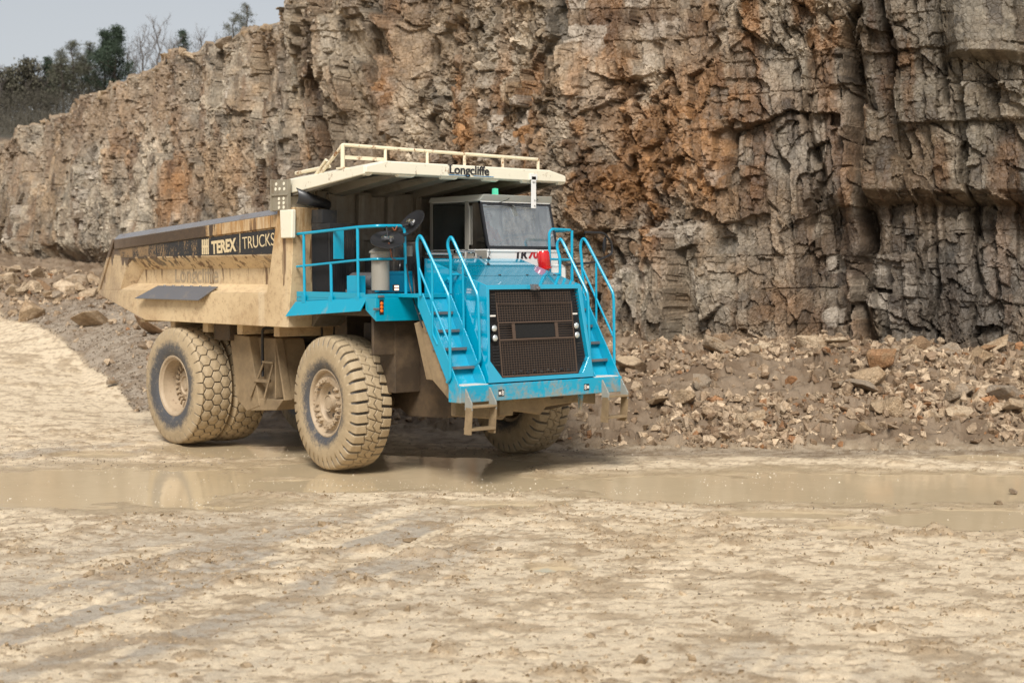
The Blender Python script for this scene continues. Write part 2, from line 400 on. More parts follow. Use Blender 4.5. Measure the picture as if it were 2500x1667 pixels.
def rock_mat(name, attr=True):
    m = NT(name)
    if attr:
        a = m.n('ShaderNodeAttribute', attribute_name='tint'); c = a.outputs['Color']; v = m.tc.outputs['Object']
    else:
        oi = m.n('ShaderNodeObjectInfo')
        c = m.ramp(oi.outputs['Random'], [(0, (.30, .265, .225)), (.25, (.46, .39, .30)), (.5, (.36, .28, .19)), (.75, (.56, .49, .39)), (.9, (.31, .185, .10)), (1, (.24, .18, .12))])
        v = m.map((1, 1, 1))
    n1 = m.noise(3.5, 8, .7, v); n2 = m.noise(16, 6, .75, v)
    c = m.mix(m.ramp(n1, [(.3, 0.), (.7, 1.)]), m.mix(.0, c, c), m.mix(1., c, (.62, .60, .58), 'MULTIPLY'))
    c = m.mix(m.ramp(n2, [(.35, 0.), (.7, .6)]), c, m.mix(1., c, (1.45, 1.42, 1.38), 'MULTIPLY'))
    if not attr:
        c = m.mix(m.ramp(m.noise(1.7, 5, .6, v), [(.5, 0.), (.62, .7)]), c, (.27, .19, .115))
    if not attr: c = m.mix(1., c, (1.08, .98, .85), 'MULTIPLY')
    m.base(c); m.rough(m.ramp(n1, [(.3, .42), (.7, .75)]))
    v3 = m.n('ShaderNodeTexVoronoi', feature='DISTANCE_TO_EDGE'); v3.inputs['Scale'].default_value = 5.; m.l(v, v3.inputs['Vector'])
    v4 = m.n('ShaderNodeTexVoronoi', distance='CHEBYCHEV'); v4.inputs['Scale'].default_value = 9.; m.l(v, v4.inputs['Vector'])
    hgt = m.math('ADD', m.math('MULTIPLY', n1, .5), m.math('MULTIPLY', n2, .45)); hgt = m.math('ADD', hgt, m.math('MULTIPLY', v4.outputs['Distance'], .6))
    if attr: c = m.mix(m.math('MULTIPLY', v4.outputs['Color'], .5), m.mix(1., c, (.82, .80, .78), 'MULTIPLY'), m.mix(1., c, (1.25, 1.22, 1.18), 'MULTIPLY')); m.base(c)
    hgt = m.math('ADD', hgt, m.ramp(v3.outputs[0], [(0, 0.), (.05, .35)]))
    m.bump(hgt, .8, .05); return m.m
M['cliff'] = rock_mat('quarry_rock'); M['rock'] = rock_mat('broken_stone', False); M['rubble'] = M['cliff']
def ground_mat():
    m = NT('wet_quarry_mud')
    a = m.n('ShaderNodeAttribute', attribute_name='tint'); wt = m.n('ShaderNodeAttribute', attribute_name='wet')
    n1 = m.noise(1.3, 8, .65); n2 = m.noise(9, 8, .75); n3 = m.noise(45, 5, .8)
    c = a.outputs['Color']
    c = m.mix(m.ramp(n2, [(.46, .0), (.70, .45)]), c, m.mix(1., c, (.66, .58, .50), 'MULTIPLY'))
    c = m.mix(m.ramp(m.noise(70, 4, .75), [(.58, 0.), (.66, .5)]), c, m.mix(1., c, (.42, .36, .32), 'MULTIPLY'))
    c = m.mix(m.ramp(n3, [(.56, 0.), (.66, .75)]), c, m.mix(1., c, (.50, .46, .44), 'MULTIPLY'))
    c = m.mix(m.ramp(n3, [(.28, .5), (.42, 0.)]), c, m.mix(1., c, (1.35, 1.33, 1.3), 'MULTIPLY'))
    m.base(c)
    wn = m.math('MULTIPLY', wt.outputs['Fac'], m.ramp(n1, [(.3, .6), (.6, 1.)]))
    m.rough(m.math('SUBTRACT', .72, m.math('MULTIPLY', wn, .42)))
    m.bump(m.math('ADD', m.math('MULTIPLY', n2, .8), m.math('MULTIPLY', n3, .8)), .8, .03); return m.m
M['ground'] = ground_mat()
def water_mat():
    m = NT('muddy_water')
    m.base(m.mix(m.noise(.35, 4, .6), (.52, .405, .25), (.63, .50, .325)))
    m.rough(.05); m.p.inputs['IOR'].default_value = 1.33
    nn = m.noise(2.2, 3, .5, m.map((1, 1, 1))); m.bump(m.math('ADD', nn, m.math('MULTIPLY', m.noise(11, 3), .35)), .10, .03); return m.m
M['water'] = water_mat()
M['bark'] = plain('bark', (.075, .058, .045), .9); M['bark_grey'] = plain('grey_bark', (.11, .095, .085), .9)
M['pine'] = plain('pine_needles', (.040, .062, .036), .8, var=.5, sc_=3); M['larch'] = plain('dull_needles', (.10, .10, .065), .8, var=.4, sc_=3)
M['twig'] = plain('twigs', (.135, .115, .10), .9, var=.3, sc_=2); M['shrub'] = plain('shrub_leaves', (.10, .092, .062), .9, var=.4, sc_=3)
M['earth'] = plain('brown_earth', (.26, .17, .10), .9, var=.35, sc_=1.2, bump=.6)

# ---------------------------------------------------------------- terrain: heights surveyed along bearings
BEAR = [-900, 0, 200, 330, 700, 1257, 1400, 2000, 2500, 3400]
PROF = [
 [(36, .0), (44, 1.2), (52, 2.4), (60, 3.3), (75, 4.4), (100, 5)],
 [(30, 0), (36, .35), (43, .9), (50, 1.55), (52.5, 2.75), (55, 3.0), (60, 3.1), (72, 3.9), (100, 4.2)],
 [(30.5, 0), (36, .25), (41, .54), (44, 1.3), (47, 1.95), (50, 2.1), (60, 2.9), (67, 3.4), (100, 3.6)],
 [(33, 0), (35, .12), (38, .7), (42, 1.3), (47, 1.95), (52, 2.5), (60, 3.1), (100, 3.2)],
 [(31, 0), (34, .4), (40, 1.1), (46, 1.7), (52, 2.3), (100, 2.4)],
 [(28.2, 0), (31, .35), (36, 1.1), (40, 1.5), (44, 1.6), (100, 1.6)],
 [(27.6, 0), (29.3, .28), (33, .85), (37, 1.3), (42, 1.5), (100, 1.5)],
 [(27.2, 0), (29, .32), (32.5, 1.2), (34.5, 1.42), (38, 1.4), (100, 1.4)],
 [(27.3, 0), (29, .35), (32, 1.15), (34, 1.4), (37, 1.4), (100, 1.4)],
 [(27.3, 0), (29, .35), (32, 1.15), (34, 1.4), (37, 1.4), (100, 1.4)]]
def height(a, b):
    a = np.asarray(a, float); b = np.asarray(b, float)
    x = np.clip(1250+FPX*b/np.maximum(a, 8.), -899, 3399)
    H = np.stack([np.interp(a, [p[0] for p in P], [p[1] for p in P], left=0) for P in PROF])
    k = np.clip(np.searchsorted(BEAR, x)-1, 0, len(BEAR)-2); B = np.array(BEAR)
    t = (x-B[k])/(B[k+1]-B[k])
    flat = H.reshape(len(BEAR), -1); kk = k.ravel(); ii = np.arange(kk.size)
    h = mix(flat[kk, ii], flat[kk+1, ii], t.ravel()).reshape(a.shape)
    return h
def pile(a, b):                       # 0 on the haul road, 1 on loose heaps
    h = height(a, b); x = 1250+FPX*b/np.maximum(a, 8.)
    toe = np.interp(x, [-200, 0, 200, 330, 700, 1257, 1400, 2000, 2500], [51, 50.2, 41.5, 33.8, 31.5, 28.2, 27.3, 27.0, 27.2])
    return sst(-.5, .9, a-toe)
PUD = []                               # puddles: (x, y, half width, half height) as sighted on the flat
for x, y, rx, ry in [(250, 1190, 520, 52), (800, 1185, 420, 20), (980, 1145, 380, 36), (1180, 1185, 260, 18), (640, 1095, 240, 26), (2050, 1192, 640, 42), (1600, 1185, 300, 16),
                     (2420, 1118, 110, 10), (2420, 1270, 230, 26), (1350, 1392, 70, 11), (2090, 1291, 60, 7), (230, 1112, 120, 8), (1930, 1256, 150, 10), (2150, 1369, 40, 5), (1240, 1235, 150, 8)]:
    a0, b0 = G(x, y); a1, _ = G(x, y-ry); a2, _ = G(x, y+ry); PUD.append((.5*(a1+a2), b0, .5*(a1-a2), a0*rx/FPX))
def puddle(a, b):
    wob = (fbm(a*1.2, b*.55, 91, 5, .6)-.5)*1.9
    m = np.full(a.shape, -5.)
    for ca, cb, ra, rb in PUD:
        m = np.maximum(m, 1-np.sqrt(((a-ca)/ra)**2+((b-cb)/rb)**2)+wob*.55)
    return m
def ground_height(a, b, full=True):
    h = height(a, b); p = pile(a, b)
    n = (fbm(a*.5, b*.5, 3, 3)-.5)*.05
    micro = (fbm(a*5, b*4, 5, 4)-.5)*.045*sst(34, 27, a)
    # churned clods: sparse sharp lumps
    cl = fbm(a*3.1, b*1.9, 8, 5, .6); clod = np.maximum(0, cl-.56)*.30*sst(.38, .6, fbm(a*.5+7, b*.45, 21, 3))
    # wheel tracks sweeping across the yard
    q = a*.43-b*.90+ (fbm(a*.2, b*.2, 33, 2)-.5)*1.2
    tr = (np.sin(q*2.6)*.4+np.sin(q*7.3+1)*.25)*(.2+1.2*fbm(a*.5, b*.8, 19, 3))
    trk = tr*.020*sst(0, 1, (23-a)/3)*sst(-4, 1, 3-b)
    fine = (fbm(a*17, b*22, 15, 3, .6)-.5)*.022*(1-sst(-.2, .1, puddle(a, b)))
    pl_ = a*.90+b*.43; band = sst(.25, .6, np.sin(q*2.6))*sst(.42, .6, fbm(a*.35, b*.5, 27, 3))*sst(0, 2, 24-a)
    tread = band*.016*(sst(-.2, .2, np.sin((pl_+.5*np.abs(((q*.9) % 1)-.5))*2*np.pi/.26))-.5)
    pd = puddle(a, b)
    dep = -.055*sst(-.12, .22, pd)
    z = h+(fine+tread)*(1-p)+n*(1-.5*p)+micro*(1-.6*sst(-.2, .2, pd))+clod*(1-sst(-.25, 0, pd))*(1-p)+trk*(1-p)*(1-sst(-.2, .1, pd))+dep*(1-p)+.012*(1-p)
    if full:
        X_ = 1250+FPX*b/np.maximum(a, 8.); bank = (1-sst(380, 520, X_))*(1-sst(49, 53, a)); p0 = p; p = p*(1-.88*bank)
        f1, f2, r1, r2, r3, dx, dy = vor(a*2.6, b*2.6, 41); z = z+p*((r1-.5)*.16+(r2-.5)*dx*.3+(r3-.5)*dy*.3)
        f1, f2, r1, r2, r3, dx, dy = vor(a*7, b*7, 47); z = z+p*((r1-.5)*.04+(r2-.5)*dx*.06)
        z = z+p*(fbm(a*.45, b*.45, 55, 3)-.62)*.8*sst(.2, 1.2, h)+bank*p0*(fbm(a*1.3, b*1.3, 57, 5)-.5)*.25; p = p0
    return z, p, pd
def make_ground():
    na, nb = 820, 900
    a = 9.0*(88/9.0)**(np.linspace(0, 1, na)**.9)
    xi = np.linspace(-450, 2950, nb)
    A, X = np.meshgrid(a, xi, indexing='ij'); B = A*(X-1250)/FPX
    z, p, pd = ground_height(A, B)
    px, py = W(A, B)
    # colours
    pale = C3(.78, .645, .455); tan = C3(.66, .525, .35); grey = C3(.34, .305, .26); brown = C3(.17, .115, .07)
    def blob(x, y, rx, ry):
        a0, b0 = G(x, y); a1, _ = G(x, y-ry); a2, _ = G(x, y+ry)
        return np.exp(-((A-a0)/(.5*(a1-a2)))**2-((B-b0)/(a0*rx/FPX))**2)
    n1 = fbm(A*.7, B*.5, 61, 5); n2 = fbm(A*2.6, B*1.6, 66, 5, .6)
    c = mix(pale, tan, sst(.52, .78, .6*n1+.4*n2)[..., None])
    strk = fbm((A*.43-B*.90)*2.4, (A*.90+B*.43)*.45, 71, 5)
    gm = (blob(420, 1420, 480, 200)+blob(950, 1330, 260, 90)+.7*blob(200, 1560, 350, 120)+.6*blob(1900, 1620, 500, 90)+blob(180, 1105, 260, 26))*sst(.42, .60, strk)
    gm = np.clip(gm, 0, 1)[..., None]; c = mix(c, grey, gm*.7)
    sp = sst(.58, .68, fbm(A*6, B*3.5, 77, 4, .6))[..., None]; c = mix(c, C3(.36, .26, .155), sp*.5); sp3 = sst(.62, .70, fbm(A*14, B*9, 79, 3, .6))[..., None]; c = mix(c, C3(.34, .24, .14), sp3*.7); sp2 = sst(.60, .70, fbm(A*2.2+3, B*1.1, 78, 5, .65))[..., None]*sst(0, 1, (24-A)/3)[..., None]; c = mix(c, C3(.36, .26, .155), sp2*.65)
    clodm = sst(.55, .66, fbm(A*3.1, B*1.9, 8, 5, .6))[..., None]; c = mix(c, C3(.36, .26, .155), clodm*.6)
    wetm = sst(-.35, .05, pd)*(1-p); c = mix(c, C3(.42, .32, .195), wetm[..., None]*.85)
    c = c*mix(1., .96, blob(900, 1160, 500, 60))[..., None]
    f = fbm(A*1.5, B*1.5, 81, 5)[..., None]
    pc = mix(brown, C3(.27, .20, .135), sst(.35, .65, f)); r = vor(A*7, B*7, 47)[2][..., None]
    pc = mix(pc, C3(.30, .235, .165), sst(.8, .95, r)*.5)
    bnk = ((1-sst(380, 520, X))*(1-sst(49, 53, A)))[..., None]; pc = mix(pc, mix(C3(.22, .16, .105), C3(.40, .34, .265), sst(.3, .65, .4*f+.6*fbm(A*5, B*5, 83, 3)[..., None])), bnk*.85)
    edge = (np.exp(-((pile(A, B)-.5)/.35)**2))[..., None]
    pc = mix(pc, C3(.17, .115, .065), np.clip(edge*1.3, 0, 1)*.85)
    c = mix(c, pc, p[..., None])
    tl = np.interp(X, [-200, 0, 200, 330, 700, 1257, 1400, 2000, 2500], [51, 50.2, 41.5, 33.8, 31.5, 28.2, 27.3, 27.0, 27.2]); db_ = A-tl+(fbm(A*2, B*.8, 88, 4)-.5)*1.6
    dirt = (sst(-1.5, -.7, db_)*(1-p)*sst(350, 600, X))[..., None]; c = mix(c, mix(C3(.20, .14, .085), C3(.36, .29, .21), sst(.35, .65, fbm(A*9, B*7, 89, 3))[..., None]), dirt*.9)
    wet = np.clip(.45+wetm*.6-p*.5, 0, 1)
    V = np.stack([px, py, z], -1).reshape(-1, 3)
    me = npmesh('ground', V, gridfaces(na, nb), c.reshape(-1, 3), True, {'wet': wet})
    tag(link('ground', me, M['ground']), kind='structure')
    # wide apron beneath, reaching past everything
    mb = MB(); mb.add([(-400, -400, -.25), (400, -400, -.25), (400, 400, -.25), (-400, 400, -.25)], [(0, 1, 2, 3)])
    o = mb.build('quarry_floor', plain('quarry_floor_mud', (.5, .4, .26), .7, var=.3, sc_=.6)); tag(o, kind='structure')
    # standing water: one level sheet showing wherever the mud dips below it
    P = []
    for aa, x0 in ((16., -350), (16., 2850), (27.9, 2850), (27.9, -350)):
        bb = aa*(x0-1250)/FPX; X, Y = W(aa, bb); P.append((X, Y, -.022))
    n = 60; U = np.linspace(0, 1, n)
    V = [tuple(np.array(P[0])*(1-u)*(1-v)+np.array(P[1])*u*(1-v)+np.array(P[2])*u*v+np.array(P[3])*(1-u)*v) for u in U for v in U]
    me = npmesh('water', V, gridfaces(n, n), smooth=True)
    tag(link('water', me, M['water']), kind='structure')
make_ground()

# ---------------------------------------------------------------- quarry face
CX = [-600, -200, 50, 100, 400, 700, 1000, 1400, 1800, 2080, 2160, 2500, 2900]
CA = [100, 84, 73, 70, 58, 50, 45.5, 41.5, 38.6, 37.6, 37.2, 35.6, 34.]
TX = [-600, -200, -20, 20, 50, 110, 200, 300, 400, 600, 700, 900, 1400, 2900]
TZ = [6.5, 8.4, 9.6, 10.1, 10.3, 10.3, 10.8, 11.3, 11.5, 11.9, 12.4, 14, 15, 15]
def cliff_pt(x, t, info=False):
    pass
def make_cliff():
    nx, nz, nt_ = 2300, 450, 60
    xd = np.linspace(-420, 2860, 6000); ad = np.interp(xd, CX, CA); ad = np.convolve(np.pad(ad, 60, 'edge'), np.ones(121)/121, 'valid')
    bd = ad*(xd-1250)/FPX; sd_ = np.concatenate([[0], np.cumsum(np.hypot(np.diff(ad), np.diff(bd)))])
    q = .45*(xd-xd[0])/(xd[-1]-xd[0])+.55*sd_/sd_[-1]; xi = np.interp(np.linspace(0, 1, nx), q, xd); a0 = np.interp(xi, xd, ad)
    zt = np.interp(xi, TX, TZ); b0 = a0*(xi-1250)/FPX
    s = np.concatenate([[0], np.cumsum(np.hypot(np.diff(a0), np.diff(b0)))])
    ta = np.gradient(a0, s); tb = np.gradient(b0, s)       # tangent
    na_, nb_ = -tb, ta                                     # normal
    sg = np.where(na_ > 0, -1, 1); na_ = na_*sg; nb_ = nb_*sg
    zb = height(a0, b0)-1.6
    zt = zt+(fbm(s*.8, s*0, 12, 4)-.5)*1.3
    T = np.linspace(0, 1, nz)
    Z = zb[:, None]+(zt-zb)[:, None]*T[None]; S = np.repeat(s[:, None], nz, 1); X = np.repeat(xi[:, None], nz, 1)
    A0 = a0[:, None]; Y = 654-(Z-3.24)*FPX/A0              # sight height, used only to place the stains where they are on the rock
    # warp
    wx = (fbm(S*.35, Z*.35, 101, 3)-.5)*1.6; wz = (fbm(S*.35, Z*.35, 111, 3)-.5)*1.6
    jg = (fbm(S*5., Z*4.4, 105, 3)-.5); jh = (fbm(S*4.8, Z*5., 107, 3)-.5)
    U = S+wx*.12+jg*.16; V = Z+wz*.12+jh*.14
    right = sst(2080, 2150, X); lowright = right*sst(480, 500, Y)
    left = 1-sst(560, 800, X)
    rub = np.clip(sst(.45, .62, fbm(S*.22, Z*.3, 131, 3))*(1-right*.8)+.8*np.exp(-((X-1300)/300)**2-((Y-520)/120)**2), 0, 1)
    disp = (fbm(S*.12, Z*.08, 121, 3)-.5)*3.0*(1-.45*left) + (fbm(S*.45, Z*.12, 122, 3)-.5)*1.3
    tone = np.zeros_like(disp); cg = np.zeros_like(disp); crack = np.zeros_like(disp)
    for cu, cv, amp, seed, tl in ((2.1, 3.8, .56, 201, .9), (.85, 1.6, .38, 211, 1.1), (.42, .60, .19, 221, 1.3), (.19, .24, .105, 231, 1.4), (.09, .10, .042, 241, 1.2)):
        jx = (vnoise(S/cu*.3, Z/cv*.3, seed+7)-.5)*.25
        f1, f2, r1, r2, r3, dx, dy = vor(U/cu+jx+.12*V/cu*(1 if seed % 20 else -1), V/cv+jx*.6, seed)
        kk = amp*(1-.45*rub if cu > .5 else (.75+.4*rub if cu > .3 else .28+.85*rub))*(1-.45*left)
        g = f2-f1
        if cu > .3:
            e, q1, q2, q3, ex, ey = brick((U+.05*V)/cu*1.4, V/cv*1.12, seed+60); wm = (rub < .45+.3*(vnoise(S*1.5, Z*1.5, seed)-.5)); g = np.where(wm, e*2, g)
            dv = kk*(1.15*(r1-.5)+1.7*tl*(1+.5*left)*(r2-.5)*dx+(1.9-1.3*left)*tl*(r3-.45)*dy); db = kk*(1.35*(q1-.5)+1.9*(q2-.5)*ex+.7*(q3-.45)*ey)
            disp += np.where(wm, db, dv); r1 = np.where(wm, q1, r1); r2 = np.where(wm, q2, r2); r3 = np.where(wm, q3, r3)
        else: disp += kk*(1.15*(r1-.5)+1.7*tl*(1+.5*left)*(r2-.5)*dx+(1.9-1.3*left)*tl*(r3-.45)*dy)
        cr = (1-sst(0, .035/cu*(1+r3) if cu > .3 else .10, g))*(r2+.5*vnoise(S*.8, Z*.6, seed+9) > .92)
        disp -= kk*.30*cr
        crack = np.maximum(crack, cr*(.9 if cu > .3 else .4))
        tone += (r3-.5)*{2.1: .35, .85: .5, .42: .5, .19: .42, .09: .3}[cu]; cg = cg+(r1-.5)*{2.1: .5, .85: .5, .42: .5, .19: .3, .09: .1}[cu]
    # courses of bedding: stepped ledges
    bed = Z*1.15+S*.03+(fbm(S*.2, Z*.1, 141, 2)-.5)*1.2; fr = bed-np.floor(bed)
    disp += (h2(np.floor(bed), np.floor(S*.25), 5)-.5)*.35*(.3+.7*right)*(1-.8*left)
    disp -= .07*np.exp(-((fr-.02)/.025)**2)*(h2(np.floor(bed), np.floor(S*.5+.3*Z), 9) > .72)
    # vertical joints
    for x0, wd, dp, ya, yb in ((2098, 16, 1.0, 0, 860), (2190, 10, .5, -40, 260), (1985, 9, .45, 60, 560), (740, 5, .9, -60, 140), (2330, 8, .35, -50, 240), (330, 8, .35, 300, 640), (590, 9, .35, 150, 420), (1760, 8, .4, 280, 420), (2370, 10, .35, 480, 800), (2270, 7, .3, 480, 800)):
        xx = X-x0-(fbm(Z*.7, Z*0+x0, 7, 3)-.5)*60
        disp -= dp*(1-.4*left)*np.exp(-(xx/wd)**2)*sst(ya-20, ya+20, Y)*(1-sst(yb-20, yb+20, Y))
    # right-hand bay: big sound blocks above, undercut below a ledge
    disp -= .65*lowright*(.75+.25*np.sin(S*2.2))
    disp += .5*right*sst(500, 440, Y)*0 + .45*right*(1-sst(455, 485, Y))
    flatb = np.exp(-((X-2440)/95)**4)*(1-sst(115, 135, Y)); disp = mix(disp, disp.mean()+1.1, flatb*.9)
    disp -= .9*np.exp(-((X-2020)/70)**2)*sst(450, 560, Y)
    # small overhang shadows left low
    disp -= .8*np.exp(-((X-160)/170)**2)*sst(590, 640, Y)
    lean = .15+.10*left*sst(.5, .9, T)[None]
    d = disp
    A = A0+na_[:, None]*d+lean*(Z-zb[:, None]); B = b0[:, None]+nb_[:, None]*d
    # crest rolls back into the bench above
    tt = np.linspace(0, 1, nt_)[1:]
    Ac = A[:, -1:]+tt[None]**1.3*16; Bc = B[:, -1:]+(tt[None]*0)+(tt[None]**1.3*16)*(xi[:, None]-1250)/FPX
    Zc = Z[:, -1:]+.6*tt[None]**.5-1.2*tt[None]**2+(fbm(Ac*1.2, Bc*1.2, 151, 4)-.5)*.6*np.minimum(1, tt*5)[None]
    # colours
    grey = C3(.37, .325, .27); lil = C3(.27, .25, .235); tan = C3(.35, .26, .175); tan2 = C3(.23, .15, .095); rust = C3(.36, .19, .08); dk = C3(.12, .07, .042); pale = C3(.50, .45, .38)
    n1 = fbm(S*.30, Z*.30, 161, 5); n2 = fbm(S*1.1, Z*.8, 166, 5); n3 = fbm(S*1.6, Z*.35, 171, 4)
    E1 = lambda m: m[..., None]
    c = mix(grey, tan, E1(sst(.36, .62, .5*n1+.5*n2+cg*.16)))
    c = mix(c, tan2, E1(sst(.52, .68, n3+cg*.10)*.8)); c = mix(c, C3(.56, .51, .43), E1(sst(.55, .8, fbm(S*.5, Z*.4, 163, 4)+cg*.35)*.75))
    def bl(x, y, rx, ry, st=1.): return st*np.exp(-((X-x)/rx)**2-((Y-y)/ry)**2)
    rm = bl(1660, 330, 180, 190, 1.25)+bl(1120, 270, 60, 100, 1.)+bl(1260, 320, 110, 60, .7)+bl(1750, 170, 60, 200, .6)+bl(950, 190, 50, 130, .6)+bl(420, 420, 45, 130, .65)+bl(560, 420, 30, 60, .5)+bl(1330, 560, 100, 60, .5)+bl(1480, 430, 120, 60, .8)+bl(1930, 770, 150, 80, .6)+bl(700, 430, 40, 110, .7)+bl(290, 330, 30, 90, .5)
    c = mix(c, rust, E1(np.clip(rm*(.25+1.3*sst(.32, .68, .5*n2+.5*n3+cg*.25))+.50*sst(.60, .73, n3+cg*.2)*sst(600, 900, X), 0, 1)*.9))
    dm = bl(1580, 40, 120, 60, .9)+bl(2030, 700, 80, 170, 1.)+bl(2090, 400, 40, 400, .6)+bl(1850, 760, 110, 70, .5)+bl(1900, 230, 60, 140, .45)+bl(2180, 60, 30, 260, .5)+bl(1460, 60, 60, 60, .5)
    c = mix(c, dk, E1(np.clip(dm*(.5+.9*sst(.4, .6, n2)), 0, 1)*.75))
    gm = bl(1180, 70, 130, 80, .8)+bl(850, 80, 110, 110, .7)+bl(1050, 210, 40, 60, .6)+bl(1700, 110, 80, 60, .5)+bl(1560, 210, 110, 40, .4)+bl(820, 330, 70, 120, .5)
    c = mix(c, grey*1.15, E1(np.clip(gm*1.2, 0, 1)*.8))
    c = mix(c, lil, E1(np.clip(bl(2330, 700, 220, 170, 1.)+bl(1950, 330, 120, 200, .5)+bl(1860, 600, 80, 90, .4), 0, 1)*.8))
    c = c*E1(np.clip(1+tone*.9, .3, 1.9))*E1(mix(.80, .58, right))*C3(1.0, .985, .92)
    pl = sst(.72, .86, h2(np.floor(U/.5), np.floor(V/.45), 77))*sst(.5, .7, fbm(S*.4, Z*.4, 181, 3)); c = mix(c, pale, E1(pl*.7))
    foot_tone = (sst(.0, .12, T)[None]); c = mix(c*.95, c, E1(foot_tone*np.ones_like(X)))  # rock slightly darker towards the foot of the face
    c = mix(c, c*C3(.35, .28, .23), E1(np.clip(crack, 0, 1)*.6))
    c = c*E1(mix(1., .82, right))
    # scree earth on the slope near the crest at the left
    sc_ = left*sst(.62, .8, T)[None]*sst(.45, .55, n1); c = mix(c, C3(.27, .20, .135), E1(sc_*.6))
    cc = np.broadcast_to(C3(.33, .25, .165), Zc.shape+(3,))*(.7+.6*fbm(Ac, Bc, 191, 4))[..., None]
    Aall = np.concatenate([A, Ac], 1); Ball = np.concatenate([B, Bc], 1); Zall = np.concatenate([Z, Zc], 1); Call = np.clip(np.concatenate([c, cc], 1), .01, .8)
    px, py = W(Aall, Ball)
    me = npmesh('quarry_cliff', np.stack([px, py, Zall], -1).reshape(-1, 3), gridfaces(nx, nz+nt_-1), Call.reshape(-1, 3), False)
    o = link('quarry_cliff', me, M['cliff']); tag(o, kind='structure')
    return xi, A, B, Z, c, rub
CL = make_cliff()
def crest(x):
    i = int(np.clip(np.searchsorted(CL[0], x), 1, len(CL[0])-1)); return CL[1][i, -1], CL[2][i, -1], CL[3][i, -1]

# ---------------------------------------------------------------- hillside and trees beyond the crest
def make_hill():
    # (bearing x, distance) grid
    a = np.linspace(60, 230, 70); xi = np.linspace(-1500, 1500, 120)
    A, X = np.meshgrid(a, xi, indexing='ij'); A = np.maximum(A, np.interp(X, CX, CA)+6+.001*A); B = A*(X-1250)/FPX
    Z = np.interp(A, [60, 76, 80, 86, 150, 175, 230], [4, 7.6, 9.0, 10.6, 17.2, 19.8, 21])+(fbm(A*.2, B*.2, 301, 4)-.5)*1.0
    Z[0, :] = 0.; px, py = W(A, B)
    n = fbm(A*.3, B*.3, 305, 5)[..., None]; c = mix(C3(.36, .22, .13), C3(.20, .15, .10), sst(.4, .6, n)); c = mix(c, C3(.07, .06, .035), sst(82, 92, A)[..., None])
    me = npmesh('hillside', np.stack([px, py, Z], -1).reshape(-1, 3), gridfaces(70, 120), c.reshape(-1, 3), True)
    tag(link('hillside', me, M['cliff']), kind='structure')
make_hill()
def hill_z(a): return float(np.interp(a, [60, 74, 80, 86, 150, 175, 230], [4, 7.2, 9.3, 10.6, 17.2, 19.8, 21]))
